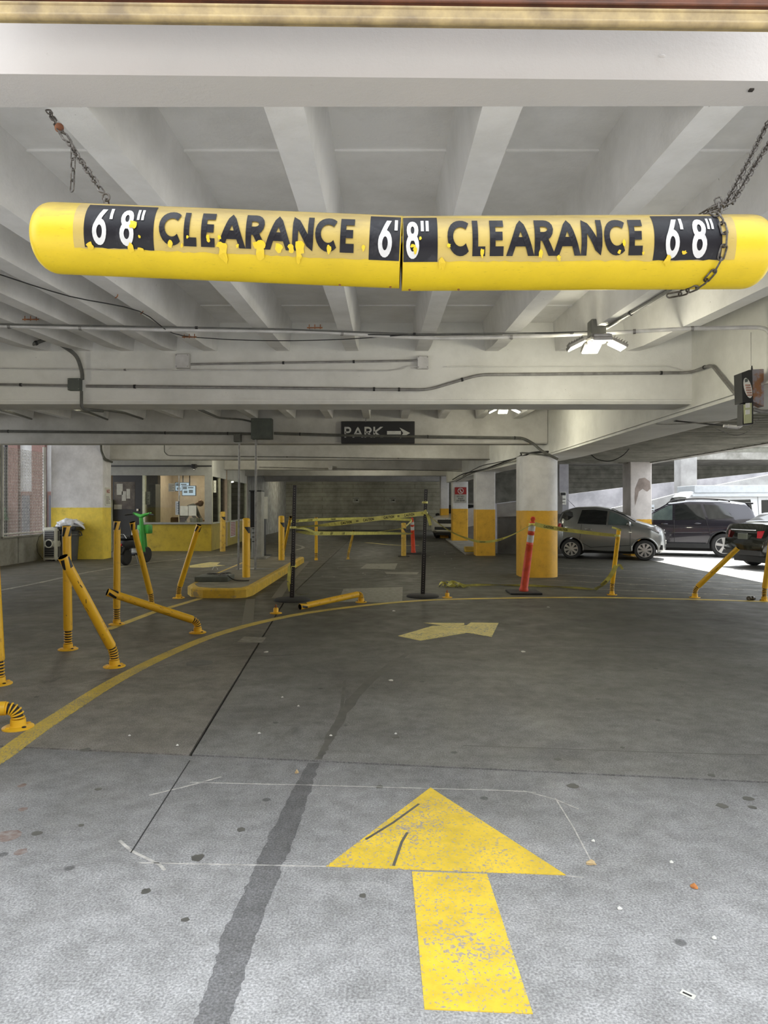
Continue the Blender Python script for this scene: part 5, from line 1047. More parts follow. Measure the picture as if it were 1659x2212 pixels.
MB().box(xd0-.3, xc-.12, YF+.15, 27.2, 3.0, 3.1).build('booth_ceiling', M['beige'], bt)
MB().box(-8.1, xc-.1, 26.4, 26.5, 0, 3.0).build('partition', M['beige'], bt); MB().box(-8.15, -8.05, 25.0, 26.5, 0, 3.0).build('partition', M['beige'], bt)
MB().bbox(-8.0, xc-.2, YF+.16, YF+.75, zs-.14, zs-.10, .01).build('desk', M['concrete'], bt)
# door
dr = MB().bbox(xd0, xd1, YF+.02, YF+.1, 0, Z(1015), .01).build('door', M['black'], bt)
zz0, zz1 = Z(1100), Z(1041)
MB().box(X(246), X(291), YF+.012, YF+.025, zz0, zz1).build('door_pane', M['glass_dim'], dr)
MB().bbox(X(296), X(300), YF-.04, YF+.02, Z(1104), Z(1099), .005).build('door_handle', M['chrome'], dr)
for (x0, y0, x1, y1) in ((252, 1045, 265, 1069), (263, 1061, 272, 1082), (273, 1056, 281, 1077), (246, 1090, 263, 1100)):
    tag(MB().box(X(x0), X(x1), YF+.004, YF+.012, Z(y1), Z(y0)).build('pinned_paper', M['paper_dk']), {252: 'largest crumpled paper pinned on the booth door window', 263: 'middle paper pinned on the booth door window', 273: 'right paper pinned on the booth door window', 246: 'low paper at the foot of the booth door window'}[x0], 'paper')
MB().box(X(236), X(243), YF-.3, YF+.1, 0, 1.75).build('door_frame_strip', M['frame2'], bt)
# things in the window
def paper(label, x0, y0, x1, y1, Y=YF+.02, mt='paper', lines=0, name='notice', cat='paper'):
    t = thing(name, label, cat, (X(x0, Y), Y, Z(y1, Y))); MB().box(X(x0, Y), X(x1, Y), Y, Y+.006, Z(y1, Y), Z(y0, Y)).build('sheet', M[mt], t)
    if lines:
        m = MB(); h = Z(y0, Y)-Z(y1, Y)
        for k in range(lines): m.box(X(x0, Y)+.03, X(x1, Y)-.03-.05*(k % 2), Y-.003, Y, Z(y1, Y)+h*(.12+.8*k/lines), Z(y1, Y)+h*(.12+.8*k/lines)+.012)
        m.build('print', M['black'], t)
    return t
paper('left of two blank sheets taped low in the booth window', 389, 1093, 406, 1114); paper('right of two blank sheets taped low in the booth window', 407, 1092, 424, 1114)
paper('bluish printed sheet left of the two blank sheets in the booth window', 379, 1083, 388, 1112, lines=9, mt='paper_blue'); paper('grey notice high in the booth window beside the monitors', 364, 1044, 378, 1062, lines=5, mt='paper_dk')
paper('notice hanging on the booth inner wall, lower', 340, 1085, 355, 1105, 26.38, lines=4, mt='paper_dk'); paper('notice on the booth inner wall, upper', 340, 1070, 358, 1083, 26.38, lines=3, mt='paper_dk'); paper('brown envelope rack on the booth inner wall', 340, 1053, 360, 1067, 26.38, mt='env', cat='rack')
paper('narrow notice on the left window edge of the booth', 314, 1062, 324, 1090, YF+.09, lines=6, mt='paper_dk')
paper('notice board on booth side window with small print', 461, 1038, 467, 1064, YF+.3, lines=5, mt='paper', name='side_notice')
lk = thing('locker', 'dark grey locker inside the booth left of the window', 'locker', (-8.3, 24.6, 0)); MB().bbox(X(322, 24.6), X(338, 24.6), 24.5, 25.0, 0, Z(1046, 24.6), .01).build('cabinet', M['greyp'], lk); MB().box(X(330, 24.5)-.004, X(330, 24.5)+.004, 24.495, 24.5, .1, Z(1050, 24.6)).build('door_gap', M['black'], lk)
M['tile'] = emit('monitor_picture', (.22, .27, .33), .25)
M['screen'] = emit('monitor_screen', (.55, .68, .85), .55)
for k, (x0, y0, x1, y1, Y, lb) in enumerate(((379, 1043, 408, 1060, 24.9, 'left monitor with bright camera views inside the booth'), (394, 1050, 422, 1070, 24.5, 'right monitor with bright camera views inside the booth'))):
    t = thing('monitor', lb, 'monitor', (X((x0+x1)/2, Y), Y, Z(y1, Y))); MB().bbox(X(x0, Y)-.02, X(x1, Y)+.02, Y, Y+.06, Z(y1, Y)-.02, Z(y0, Y)+.02, .008).build('case', M['black'], t)
    MB().box(X(x0, Y), X(x1, Y), Y-.004, Y, Z(y1, Y), Z(y0, Y)).build('screen', M['screen'], t); MB().cyl((X((x0+x1)/2, Y), Y+.1, Z(y0, Y)-.1), (X((x0+x1)/2, Y), Y+.1, 3.0), .02, n=8).build('mount', M['black'], t)
    m = MB()
    for i, (u, v, w_, h_) in enumerate(((1, 1, 9, 6), (12, 2, 12, 3), (3, 10, 8, 5), (14, 8, 9, 7))): m.box(X(x0+u, Y), X(x0+u+w_, Y), Y-.007, Y-.004, Z(y0+v+h_, Y), Z(y0+v, Y))
    m.build('picture_tiles', M['tile'], t)
ch = thing('office_chair', 'dark red office chair behind the booth window sill', 'chair', (X(385, 24.2), 24.3, 0))
cx_ = X(385, 24.3); MB().bbox(cx_-.27, cx_+.27, 24.25, 24.35, .75, Z(1117, 24.3), .05).build('backrest', M['maroon'], ch); MB().bbox(cx_-.25, cx_+.25, 24.3, 24.75, .45, .54, .03).build('seat', M['maroon'], ch); MB().cyl((cx_, 24.5, .08), (cx_, 24.5, .46), .03, n=10).build('gas_column', M['black'], ch)
for k in range(5): a = 2*PI*k/5; MB().path([(cx_, 24.5, .1), (cx_+.28*math.cos(a), 24.5+.28*math.sin(a), .05)], .02, 6).build('foot', M['black'], ch)
tag(MB().lathe((X(402, YF+.3), YF+.3, zs-.10), [(.035, 0), (.045, .2), (.043, .2)], 14).build('paper_cup', M['paper'], None, True), 'white paper cup on the booth desk', 'cup')
rk = thing('leaflet_stack', 'stack of pale leaflets leaning on the booth desk at right', 'papers', (X(425, YF+.4), YF+.4, zs-.1))
for k in range(6): x = X(414+k*4, YF+.4); MB().hexa([(x, YF+.3, zs-.10), (x+.02, YF+.3, zs-.10), (x+.02, YF+.5, zs-.10), (x, YF+.5, zs-.10), (x-.05+.012*k, YF+.3, zs+.20), (x-.03+.012*k, YF+.3, zs+.20), (x-.03+.012*k, YF+.5, zs+.20), (x-.05+.012*k, YF+.5, zs+.20)]).build('leaflet', M['paper'] if k % 2 else M['sage'], rk)
# person
def skin(name, mt, parent, verts, edges, radii, root=0, sub=2):
    me = bpy.data.meshes.new(name); me.from_pydata([tuple(v) for v in verts], edges, []); o = bpy.data.objects.new(name, me); COL.objects.link(o); o.parent = parent
    o.modifiers.new('s', 'SKIN'); sk = me.skin_vertices[0] if me.skin_vertices else None
    if sk is None:
        bpy.context.view_layer.update(); sk = me.skin_vertices[0]
    for k, r in enumerate(radii): sk.data[k].radius = (r, r) if not isinstance(r, tuple) else r
    sk.data[root].use_root = True; md = o.modifiers.new('u', 'SUBSURF'); md.levels = sub; md.render_levels = sub
    me.materials.append(mt); dg = bpy.context.evaluated_depsgraph_get(); m2 = bpy.data.meshes.new_from_object(o.evaluated_get(dg)); o.modifiers.clear(); o.data = m2; m2.polygons.foreach_set('use_smooth', [True]*len(m2.polygons)); return o
M['skin'] = mat('skin', (.30, .15, .08), .5, (.24, .12, .06), 20, bump=0); M['shirt'] = mat('olive_shirt', (.10, .085, .045), .8); M['trouser'] = mat('dark_trousers', (.03, .03, .035), .8)
pp = thing('person', 'bald person in an olive shirt bending over the booth desk', 'person', (X(398, 24.75), 24.75, 0)); L0 = pp.location.copy()
h = Z(1087, 24.7); hx = X(433, 24.7)-L0.x
pel = V(-.14, .05, .95); che = V(.24, 0, 1.55); nek = V(hx-.12, -.02, h-.03)
b = [pel, V(-.02, .03, 1.2), che, nek, V(hx-.03, -.02, h+.03), V(.30, -.2, 1.52), V(.42, -.30, 1.16), V(.60, -.34, 1.02), V(.30, .2, 1.52), V(.46, .26, 1.16), V(.64, .12, 1.02), V(-.12, -.1, .92), V(-.06, -.12, .50), V(-.10, -.12, .08), V(-.12, .18, .92), V(-.2, .2, .50), V(-.2, .2, .08), V(.02, -.14, .04), V(-.08, .2, .04)]
e = [(0, 1), (1, 2), (2, 3), (3, 4), (2, 5), (5, 6), (6, 7), (2, 8), (8, 9), (9, 10), (0, 11), (11, 12), (12, 13), (0, 14), (14, 15), (15, 16), (13, 17), (16, 18)]
skin('body', M['skin'], pp, b, e, [.13, .13, .15, .055, .07, .07, .045, .032, .07, .045, .032, .09, .06, .045, .09, .06, .045, .04, .04])
skin('shirt', M['shirt'], pp, [pel+V(0, 0, .03), b[1], che, che+(nek-che)*.85, b[5], b[6], b[6].lerp(b[7], .5), b[8], b[9], b[9].lerp(b[10], .5)], [(0, 1), (1, 2), (2, 3), (2, 4), (4, 5), (5, 6), (2, 7), (7, 8), (8, 9)], [.165, .165, .19, .085, .095, .065, .05, .095, .065, .05])
skin('trousers', M['trouser'], pp, [pel, b[11], b[12], b[13]+V(0, 0, .04), b[14], b[15], b[16]+V(0, 0, .04)], [(0, 1), (1, 2), (2, 3), (0, 4), (4, 5), (5, 6)], [.145, .105, .075, .06, .105, .075, .06])
# head with face, looking down to the right
hm = Matrix.Translation(V(hx, -.02, h)) @ Matrix.Rotation(.75, 4, 'Y') @ Matrix.Rotation(-.35, 4, 'Z')
m = MB(); m.ball((0, 0, 0), .105, .078, .118, 24, 16)
for v in m.v:
    if v.x > 0 and v.z < -.01: v.x *= 1.05; v.z *= 1.08
m.ball((-.03, 0, .02), .092, .08, .095, 20, 12); m.tf(hm).build('head', M['skin'], pp, True, local=True)
MB().path([(.095, 0, .02), (.125, 0, -.015), (.105, 0, -.03)], [.010, .017, .010], 10).tf(hm).build('nose', M['skin'], pp, True, local=True)
for s_ in (-1, 1):
    MB().ball((-.005, s_*.08, -.01), .022, .009, .032, 10, 6).tf(hm).build('ear', M['skin'], pp, True, local=True); MB().ball((.090, s_*.03, .015), .010, .011, .008, 8, 5).tf(hm).build('eye', M['black'], pp, True, local=True)
MB().path([(.085, -.025, -.06), (.103, 0, -.06), (.085, .025, -.06)], .006, 6).tf(hm).build('mouth', M['maroon'], pp, True, local=True)
for hand, dr_ in ((b[7], V(1, -.1, -.25)), (b[10], V(1, -.2, -.3))):
    d = dr_.normalized(); s_ = d.cross(V(0, 0, 1)).normalized(); vs = [hand, hand+d*.05]; ed = [(0, 1)]; rd = [.03, .034]
    for k, l in enumerate((.07, .085, .08, .065)):
        q = hand+d*.085+s_*(.028-.019*k); i = len(vs); vs += [q, q+d*l*.5, q+d*l*.9+V(0, 0, -.02)]; ed += [(1, i), (i, i+1), (i+1, i+2)]; rd += [.009, .009, .007]
    i = len(vs); vs += [hand+d*.03+s_*.045, hand+d*.07+s_*.06]; ed += [(0, i), (i, i+1)]; rd += [.011, .009]
    skin('hand', M['skin'], pp, vs, ed, rd, 0, 1)
bl = bpy.data.objects.new('booth_lamp', bpy.data.lights.new('booth_lamp', 'AREA')); COL.objects.link(bl); bl.location = (-6.9, 25.2, 2.96); bl.data.shape = 'RECTANGLE'; bl.data.size = 1.2; bl.data.size_y = .5; bl.data.energy = 22; bl.data.color = (1, .86, .66)
cl_ = thing('booth_ceiling_lamp', 'flat ceiling lamp inside the booth', 'lamp', (-6.9, 25.2, 2.97)); MB().box(-7.5, -6.3, 24.95, 25.45, 2.965, 2.999).build('diffuser', M['led_dim'], cl_)
# camera on booth
dm = thing('security_camera', 'black dome security camera above the booth window', 'camera', (X(421), YF-.1, Z(1008))); c = V(X(421), YF-.12, Z(1010)); MB().bbox(c.x-.08, c.x+.08, c.y-.06, YF, c.z-.02, c.z+.11, .02).build('housing', M['black'], dm); MB().cyl(c+V(.02, -.04, 0), c+V(.03, -.1, -.07), .05, .04, 14).build('lens_barrel', M['black'], dm, True); MB().ball(c+V(.03, -.1, -.075), .033, n=12, m=8).build('lens', M['chrome'], dm, True)
sg = thing('striped_notice', 'white rules notice with red print on the booth side wall', 'sign', (sx(27.5), 27.5, 1)); 
MB().hexa([(sx(27.2)+.002, 27.2, .30), (sx(27.2)+.02, 27.2, .30), (sx(28.4)+.02, 28.4, .30), (sx(28.4)+.002, 28.4, .30), (sx(27.2)+.002, 27.2, .95), (sx(27.2)+.02, 27.2, .95), (sx(28.4)+.02, 28.4, .95), (sx(28.4)+.002, 28.4, .95)]).build('board', M['paper'], sg)
m = MB()
for k in range(9): z = .36+k*.062; m.hexa([(sx(27.3)+.02, 27.3, z), (sx(27.3)+.025, 27.3, z), (sx(28.3)+.025, 28.3, z), (sx(28.3)+.02, 28.3, z), (sx(27.3)+.02, 27.3, z+.03), (sx(27.3)+.025, 27.3, z+.03), (sx(28.3)+.025, 28.3, z+.03), (sx(28.3)+.02, 28.3, z+.03)])
m.build('print', M['red'], sg)
# signs on far wall and columns
for px, lb in ((769, 'left small white price sign on the far block wall'), (848, 'right small white price sign on the far block wall')):
    Y = 44.97; c = P(px, 1080, Y); t = thing('wall_sign', lb, 'sign', c); MB().box(c.x-.2, c.x+.2, Y-.03, Y, c.z-.18, c.z+.18).build('board', M['paper_dk'], t); MB().box(c.x-.2, c.x+.2, Y-.034, Y-.03, c.z+.10, c.z+.12).build('rule', M['black'], t)
    MB().box(c.x-.10, c.x-.07, Y-.036, Y-.03, c.z-.08, c.z+.04).build('print', M['black'], t); MB().box(c.x-.02, c.x+.13, Y-.036, Y-.03, c.z-.06, c.z+.02).build('print', M['black'], t)
dn = thing('no_walking_sign', 'red and white DO NOT WALK ON RAMP sign on a column', 'sign', P(994, 1060, 29.88)); YD = 29.87
def pb(x0, y0, x1, y1, d, nm, mt): a = P(x0, y1, YD); c = P(x1, y0, YD); return MB().box(a.x, c.x, YD-d, YD+.02, a.z, c.z).build(nm, M[mt], dn)
pb(982.5, 1052.5, 1007.5, 1086, .004, 'board', 'paper_dk'); pb(982.5, 1052.5, 1007.5, 1068, .010, 'red_field', 'red')
c = P(995, 1060.5, YD-.014); MB().ring(c, .115, .014, (0, 1, 0), 24, 6).build('prohibition_ring', M['white_vinyl'], dn); MB().path([c+V(-.08, 0, .08), c+V(.08, 0, -.08)], .012, 6).build('slash', M['white_vinyl'], dn)
MB().ball(c+V(.005, 0, .065), .018, .004, .018, 8, 5).build('pictogram', M['white_vinyl'], dn); MB().path([c+V(0, .002, .04), c+V(0, .002, -.01), c+V(-.035, .002, -.07)], .012, 6).build('pictogram', M['white_vinyl'], dn); MB().path([c+V(0, .002, -.01), c+V(.035, .002, -.07)], .01, 6).build('pictogram', M['white_vinyl'], dn)
for tx, yy, xa, xb_ in (('DO NOT', 1074, 987, 1003), ('WALK', 1078.5, 989.5, 1000.5), ('ON RAMP', 1083, 986, 1004)):
    m = MB(); o = P(xa, yy, YD-.004); flat_text(m, tx, o, (1, 0, 0), (0, 0, 1), .062, .17, .15, (xb_-xa)*YD/F, .004); m.build('lettering', M['black'], dn)
ot = thing('one_way_sign', 'white ONCOMING TRAFFIC sign between the round-edged column and the silver car', 'sign', P(1218, 1100, 25)); YO = 25.0
MB().bbox(X(1210, YO), X(1223, YO), YO, YO+.03, Z(1090, YO), Z(1063, YO), .004).build('board', M['paper'], ot); MB().box(X(1211, YO), X(1222, YO), YO-.006, YO, Z(1070, YO), Z(1064, YO)).build('black_header', M['black'], ot)
for tx, yy in (('ONCOMING', 1080), ('TRAFFIC', 1087)): m = MB(); flat_text(m, tx, P(1211, yy, YO), (1, 0, 0), (0, 0, 1), .055, .18, .14, 10.5*YO/F, .005); m.build('lettering', M['black'], ot)
MB().box(X(1209, YO), X(1229, YO), YO+.04, YO+.5, 0, 6).build('backing_pier', M['parapet2'], ot)
wp = thing('white_post_notice', 'narrow white notice at the right edge of the peeling column', 'sign', P(1409, 1110, 21.6)); MB().box(X(1407, 21.5), X(1413.5, 21.5), 21.5, 21.53, Z(1120, 21.5), Z(1090, 21.5)).build('board', M['paper_blue'], wp)
m = MB()
for k in range(3): m.box(X(1408, 21.5), X(1412, 21.5), 21.494, 21.5, Z(1099+k*6, 21.5), Z(1096+k*6, 21.5))
m.build('print', M['greyp'], wp)
# peeling patch on the court column
m = MB(); pts = [(1372, 1056), (1381, 1034), (1393, 1032), (1404, 1040), (1405, 1056), (1398, 1062), (1388, 1056), (1380, 1062), (1376, 1078), (1372, 1092), (1371, 1076)]
m.add([P(x, y, 21.195) for x, y in pts], [tuple(range(len(pts)))]); tag(m.build('peeled_plaster', M['peelb']), 'brown peeled plaster patch on the court column', 'patch')

# ================================================================ VEHICLES
def interp(tb, x):
    if x >= tb[0][0]: return tb[0][1]
    for (a, va), (b, vb) in zip(tb, tb[1:]):
        if x >= b: t = (x-a)/(b-a); t = t*t*(3-2*t)*.35+t*.65; return va+(vb-va)*t
    return tb[-1][1]
def car(name, label, cat, loc, yaw, S, paint):
    t = thing(name, label, cat, loc); t.rotation_euler = (0, 0, yaw)
    top = lambda x: interp(S['top'], x); bot = lambda x: interp(S['bot'], x); hw = lambda x: interp(S['hw'], x); belt = lambda x: interp(S['belt'], x); k = S.get('k', .3)
    xf, xr = S['top'][0][0], S['top'][-1][0]; N = 46; rings = []
    def ye(x, z): b_ = min(belt(x), top(x)-.06); return hw(x)*.965-max(0, z-b_)*k
    for i in range(N+1):
        x = xf+(xr-xf)*i/N; w = hw(x); zt_ = top(x); zb_ = bot(x); bl_ = min(belt(x), zt_-.06)
        yt = ye(x, zt_)
        half = [(0, zb_), (w*.8, zb_), (w*.95, zb_+.05), (w*.995, zb_+(bl_-zb_)*.35), (w, zb_+(bl_-zb_)*.62), (w*.985, zb_+(bl_-zb_)*.85), (w*.965, bl_), ((w*.965+yt)/2, (bl_+zt_-.05)/2), (yt, zt_-.05), (yt-.06, zt_-.008), (yt*.5, zt_+.015), (0, zt_+.02)]
        ring = half+[(-y, z) for y, z in half[-2:0:-1]]; rings.append([V(x, y, z) for y, z in ring])
    n = len(rings[0]); m = MB(); vs = [v for r in rings for v in r]; fs = [(i*n+j, i*n+(j+1) % n, (i+1)*n+(j+1) % n, (i+1)*n+j) for i in range(N) for j in range(n)]
    fs += [tuple(range(n-1, -1, -1)), tuple(range(N*n, N*n+n))]; m.add(vs, fs)
    body = m.build('body', paint, t, 35, local=True)
    bm = bmesh.new(); bm.from_mesh(body.data); bmesh.ops.recalc_face_normals(bm, faces=bm.faces); bm.to_mesh(body.data); bm.free()
    R = S['R']; cut = MB()
    for wx in S['wheels']: cut.cyl((wx, -2, R+.01), (wx, 2, R+.01), R*1.17, n=40)
    cm = cut.build('cutter', M['black'], None); bm = bmesh.new(); bm.from_mesh(cm.data); bmesh.ops.recalc_face_normals(bm, faces=bm.faces); bm.to_mesh(cm.data); bm.free()
    bo_ = body.modifiers.new('b', 'BOOLEAN'); bo_.operation = 'DIFFERENCE'; bo_.object = cm; bo_.solver = 'EXACT'
    cm.matrix_world = Matrix.Translation(loc) @ Matrix.Rotation(yaw, 4, 'Z'); bpy.context.view_layer.update()
    dg = bpy.context.evaluated_depsgraph_get(); me = bpy.data.meshes.new_from_object(body.evaluated_get(dg)); body.modifiers.clear(); body.data = me; bpy.data.objects.remove(cm)
    for f in me.polygons:
        c = f.center
        for wx in S['wheels']:
            if abs(math.hypot(c.x-wx, c.z-R-.01)-R*1.17) < .05 and abs(f.normal.y) < .3 and len(me.materials) > 0 and abs(c.y) < hw(c.x)-.03: f.material_index = 1
    while len(me.materials) < 2: me.materials.append(M['black'])
    MB().box(xr+.25, xf-.25, -S['hw'][2][1]+.28, S['hw'][2][1]-.28, .16, R*1.7).build('underbody', M['rubber'], t, local=True)
    for wx in S['wheels']:
        for sd in (-1, 1):
            y = sd*(hw(wx)-.10); w_ = MB(); w_.lathe((wx, y-.09, R), [(R*.60, 0), (R*.9, 0), (R, .03), (R, .15), (R*.9, .18), (R*.60, .18)], 36, (0, 1, 0)); wo = w_.build('wheel', M['rubber'], t, True, local=True)
            yo = y+sd*.096; MB().cyl((wx, y-sd*.05, R), (wx, yo-sd*.012, R), R*.66, n=32).build('rim_disc', M['black'], wo, local=True)
            rm = MB().ring((wx, yo, R), R*.655, .012, (0, 1, 0), 36, 6); rm.cyl((wx, yo-sd*.03, R), (wx, yo+sd*.012, R), R*.15, n=16)
            for q in range(S['spokes']):
                a = 2*PI*q/S['spokes']+.2; ca, sa = math.cos(a), math.sin(a); wI, wO = (.028, .055) if S['spokes'] > 6 else (.045, .07)
                f_ = lambda r_, s_, dy: V(wx+ca*r_-sa*s_, yo+dy, R+sa*r_+ca*s_); rm.hexa([f_(.04, -wI, -sd*.02), f_(.04, wI, -sd*.02), f_(R*.64, wO*.8, -sd*.02), f_(R*.64, -wO*.8, -sd*.02), f_(.04, -wI*.6, sd*.008), f_(.04, wI*.6, sd*.008), f_(R*.64, wO*.6, sd*.004), f_(R*.64, -wO*.6, sd*.004)])
            rm.build('alloy_rim', M['rim'], wo, True, local=True)
            ar = MB(); aa = [math.radians(a) for a in range(-8, 189, 8)]; ar.path([V(wx+R*1.2*math.cos(a), sd*(hw(wx+R*1.2*math.cos(a))*.985+.004), R+.01+R*1.2*math.sin(a)) for a in aa], .022, 6); ar.build('arch_trim', S.get('arch', paint), t, True, local=True)
    for sd in (-1, 1):
        for nm, pl in S['glass']:
            cx0 = sum(p[0] for p in pl)/len(pl); cz0 = sum(p[1] for p in pl)/len(pl)
            q = [V(x, sd*(ye(x, z)+.008), z) for x, z in pl]; c = V(cx0, sd*(ye(cx0, cz0)+.012), cz0); n = len(q); m = MB(); m.add([c]+q+[v-V(0, sd*.03, 0) for v in q], [(0, i+1, (i+1) % n+1) for i in range(n)]+[(i+1, i+1+n, (i+1) % n+1+n, (i+1) % n+1) for i in range(n)]); m.build('side_window', M['glass_dk'] if nm != 'lit' else M['glass_lit'], t, local=True)
        for (a, b) in S['seams']:
            m = MB(); pts = [V(x, sd*(min(hw(x)*1.0, ye(x, z)+.01 if z > belt(x) else hw(x)*(1.002 if z < belt(x)*.8 else .99))+.003), z) for x, z in (lambda n=8: [(a[0]+(b[0]-a[0])*i/n, a[1]+(b[1]-a[1])*i/n) for i in range(n+1)])()]; m.path(pts, .006, 4); m.build('door_seam', M['black'], t, local=True)
        for x, z in S['handles']: y = sd*(hw(x)*.99+.012); MB().ball((x, y, z), .10, .022, .022, 12, 8).build('door_handle', M['chrome'] if S.get('chrome') else paint, t, True, local=True)
        x, z = S['mirror']; MB().ball((x, sd*(hw(x)*.965+.10), z), .07, .11, .075, 14, 10).build('wing_mirror', paint if S.get('mp', 1) else M['black'], t, True, local=True)
        for nm, mt, pl in S['lamps']:
            q = [V(x, sd*y_, z) for x, y_, z in pl]; c = sum(q, V(0, 0, 0))/len(q)+V(.02 if pl[0][0] > 0 else -.02, sd*.02, 0); n = len(q); MB().add([c]+q, [(0, i+1, (i+1) % n+1) for i in range(n)]).build(nm, M[mt], t, local=True)
        if 'rails' in S:
            pts = [V(x, sd*(ye(x, top(x))-.06), top(x)+dz) for x, dz in S['rails']]; MB().path(smoothp(pts, 4), .018, 8).build('roof_rail', M['black'], t, True, local=True)
    for nm, xa, xb_ in S['screens']:
        def fn(u, v):
            x = xa+(xb_-xa)*u; yw = ye(x, top(x))-.05; y = -yw+2*yw*v; return V(x, y, top(x)-.008+.028*(1-(y/max(yw, .1))**2)+.014)
        MB().grid(fn, 10, 10).build(nm, M['glass_dk'], t, True, local=True)
    for nm, mt, x0, x1, y0, y1, z0, z1 in S['boxes']: MB().bbox(x0, x1, y0, y1, z0, z1, min(.012, (x1-x0)*.3)).build(nm, M[mt], t, local=True)
    return t
sv = mat('silver_grey_paint', (.24, .245, .235), .28, (.23, .235, .225), metal=.6, bump=0, coat=.6)
hatch = dict(R=.285, wheels=(1.0, -1.0), spokes=8, k=.30, chrome=1,
  top=[(1.54, .62), (1.50, .80), (1.30, .93), (1.0, 1.02), (.78, 1.08), (.40, 1.30), (.05, 1.45), (-.35, 1.50), (-.9, 1.48), (-1.25, 1.38), (-1.38, 1.15), (-1.44, .95), (-1.46, .7)],
  bot=[(1.54, .30), (1.40, .20), (0, .20), (-1.3, .24), (-1.46, .34)], hw=[(1.54, .48), (1.42, .70), (1.15, .82), (.5, .84), (-.9, .84), (-1.25, .80), (-1.46, .66)], belt=[(1.54, .75), (.8, .93), (0, .98), (-1.46, 1.05)],
  glass=[('lit', [(.02, .99), (.72, .97), (.55, 1.12), (.28, 1.29), (.06, 1.37)]), ('g', [(-.82, 1.02), (-.03, .99), (0, 1.38), (-.35, 1.42), (-.70, 1.41)]), ('g', [(-1.32, 1.07), (-1.08, 1.12), (-.95, 1.22), (-.97, 1.34), (-1.05, 1.38), (-1.22, 1.34)])],
  seams=[((.62, .98), (.62, .42)), ((-.70, 1.0), (-.76, .5)), ((.62, .42), (-.45, .34)), ((-.45, .34), (-.76, .5))], handles=[(-.52, .86)], mirror=(.58, 1.02),
  lamps=[('head_lamp', 'head', [(1.20, .80, .86), (1.06, .845, .93), (1.28, .76, .96), (1.44, .62, .86), (1.40, .72, .77)]), ('tail_lamp', 'tail', [(-1.36, .76, 1.02), (-1.27, .835, 1.02), (-1.27, .835, .82), (-1.42, .72, .80)])],
  screens=[('windscreen', .76, .10), ('rear_window', -1.28, -1.37)],
  boxes=[('upper_grille', 'black', 1.50, 1.545, -.30, .30, .70, .76), ('lower_grille', 'black', 1.49, 1.55, -.34, .34, .28, .42), ('number_plate', 'paper', 1.54, 1.56, -.15, .15, .44, .54), ('fog_recess', 'black', 1.38, 1.47, -.70, -.46, .30, .44), ('badge', 'chrome', 1.495, 1.52, -.05, .05, .79, .85)])
ang = math.radians(-22); fr_ = V(5.45, 20.2, 0); mid = fr_+V(math.cos(ang), math.sin(ang), 0)*1.0+V(-math.sin(ang), math.cos(ang), 0)*.74
hc = car('small_hatchback', 'small silver grey three-door car parked beside the round-edged column', 'car', mid, ang, hatch, sv)
MB().cyl((-1.0, .15, 1.5), (-1.22, .17, 1.72), .007, .004, 6).build('aerial', M['black'], hc, local=True)
bk = mat('dark_violet_paint', (.022, .020, .030), .22, (.02, .018, .026), metal=.3, bump=0, coat=1)
suv = dict(R=.355, wheels=(1.35, -1.34), spokes=5, k=.30, mp=0, arch=M['rubber'], chrome=0,
  top=[(2.28, .75), (2.2, .98), (1.6, 1.08), (1.02, 1.14), (.55, 1.42), (.18, 1.62), (-.4, 1.69), (-1.5, 1.67), (-1.95, 1.60), (-2.15, 1.30), (-2.25, 1.02), (-2.30, .7)],
  bot=[(2.28, .35), (2.0, .24), (0, .24), (-2.0, .30), (-2.3, .42)], hw=[(2.28, .62), (2.1, .85), (1.7, .92), (.5, .93), (-1.6, .93), (-2.1, .86), (-2.30, .76)], belt=[(2.28, .9), (1.0, 1.06), (-1, 1.10), (-2.3, 1.18)],
  glass=[('lit', [(.08, 1.10), (.90, 1.10), (.52, 1.36), (.22, 1.53), (.08, 1.56)]), ('g', [(-.85, 1.12), (0, 1.10), (0, 1.57), (-.70, 1.58)]), ('g', [(-1.60, 1.18), (-.92, 1.13), (-.78, 1.58), (-1.25, 1.54)])],
  seams=[((.95, 1.08), (.90, .45)), ((.03, 1.10), (.02, .42)), ((-.86, 1.12), (-.98, .62)), ((.90, .42), (-.85, .42)), ((.8, .70), (-.75, .72))], handles=[(.30, .98), (-.62, 1.0)], mirror=(.85, 1.12),
  lamps=[('head_lamp', 'head', [(2.15, .80, .85), (1.85, .905, .96), (2.05, .84, 1.0), (2.24, .66, .94)]), ('tail_lamp', 'tail', [(-2.24, .78, 1.10), (-2.02, .885, 1.12), (-1.98, .89, 1.02), (-2.28, .77, .98)])],
  screens=[('windscreen', 1.0, .24), ('rear_window', -1.97, -2.14)], rails=[(.25, .0), (.05, .07), (-.6, .07), (-1.3, .05), (-1.5, 0)],
  boxes=[('sill_trim', 'rubber', -.95, .95, -.945, -.90, .26, .40), ('sill_trim', 'rubber', -.95, .95, .90, .945, .26, .40), ('spoiler', 'black', -2.12, -1.9, -.6, .6, 1.58, 1.63), ('rear_bumper', 'rubber', -2.36, -2.2, -.8, .8, .38, .62)])
ang2 = math.radians(155); rw = V(10.10, 20.62, 0); mid = rw+V(math.cos(ang2), math.sin(ang2), 0)*1.34+V(-math.sin(ang2), math.cos(ang2), 0)*-.83
s_n = V(-math.sin(ang2), math.cos(ang2), 0)
if s_n.y < 0: mid = rw+V(math.cos(ang2), math.sin(ang2), 0)*1.34-s_n*.83
car('dark_suv', 'dark violet grey sport utility car with roof rails and silver wheels', 'car', mid, ang2, suv, bk)
blk = mat('black_paint', (.012, .014, .010), .15, (.01, .011, .009), metal=.2, bump=0, coat=1)
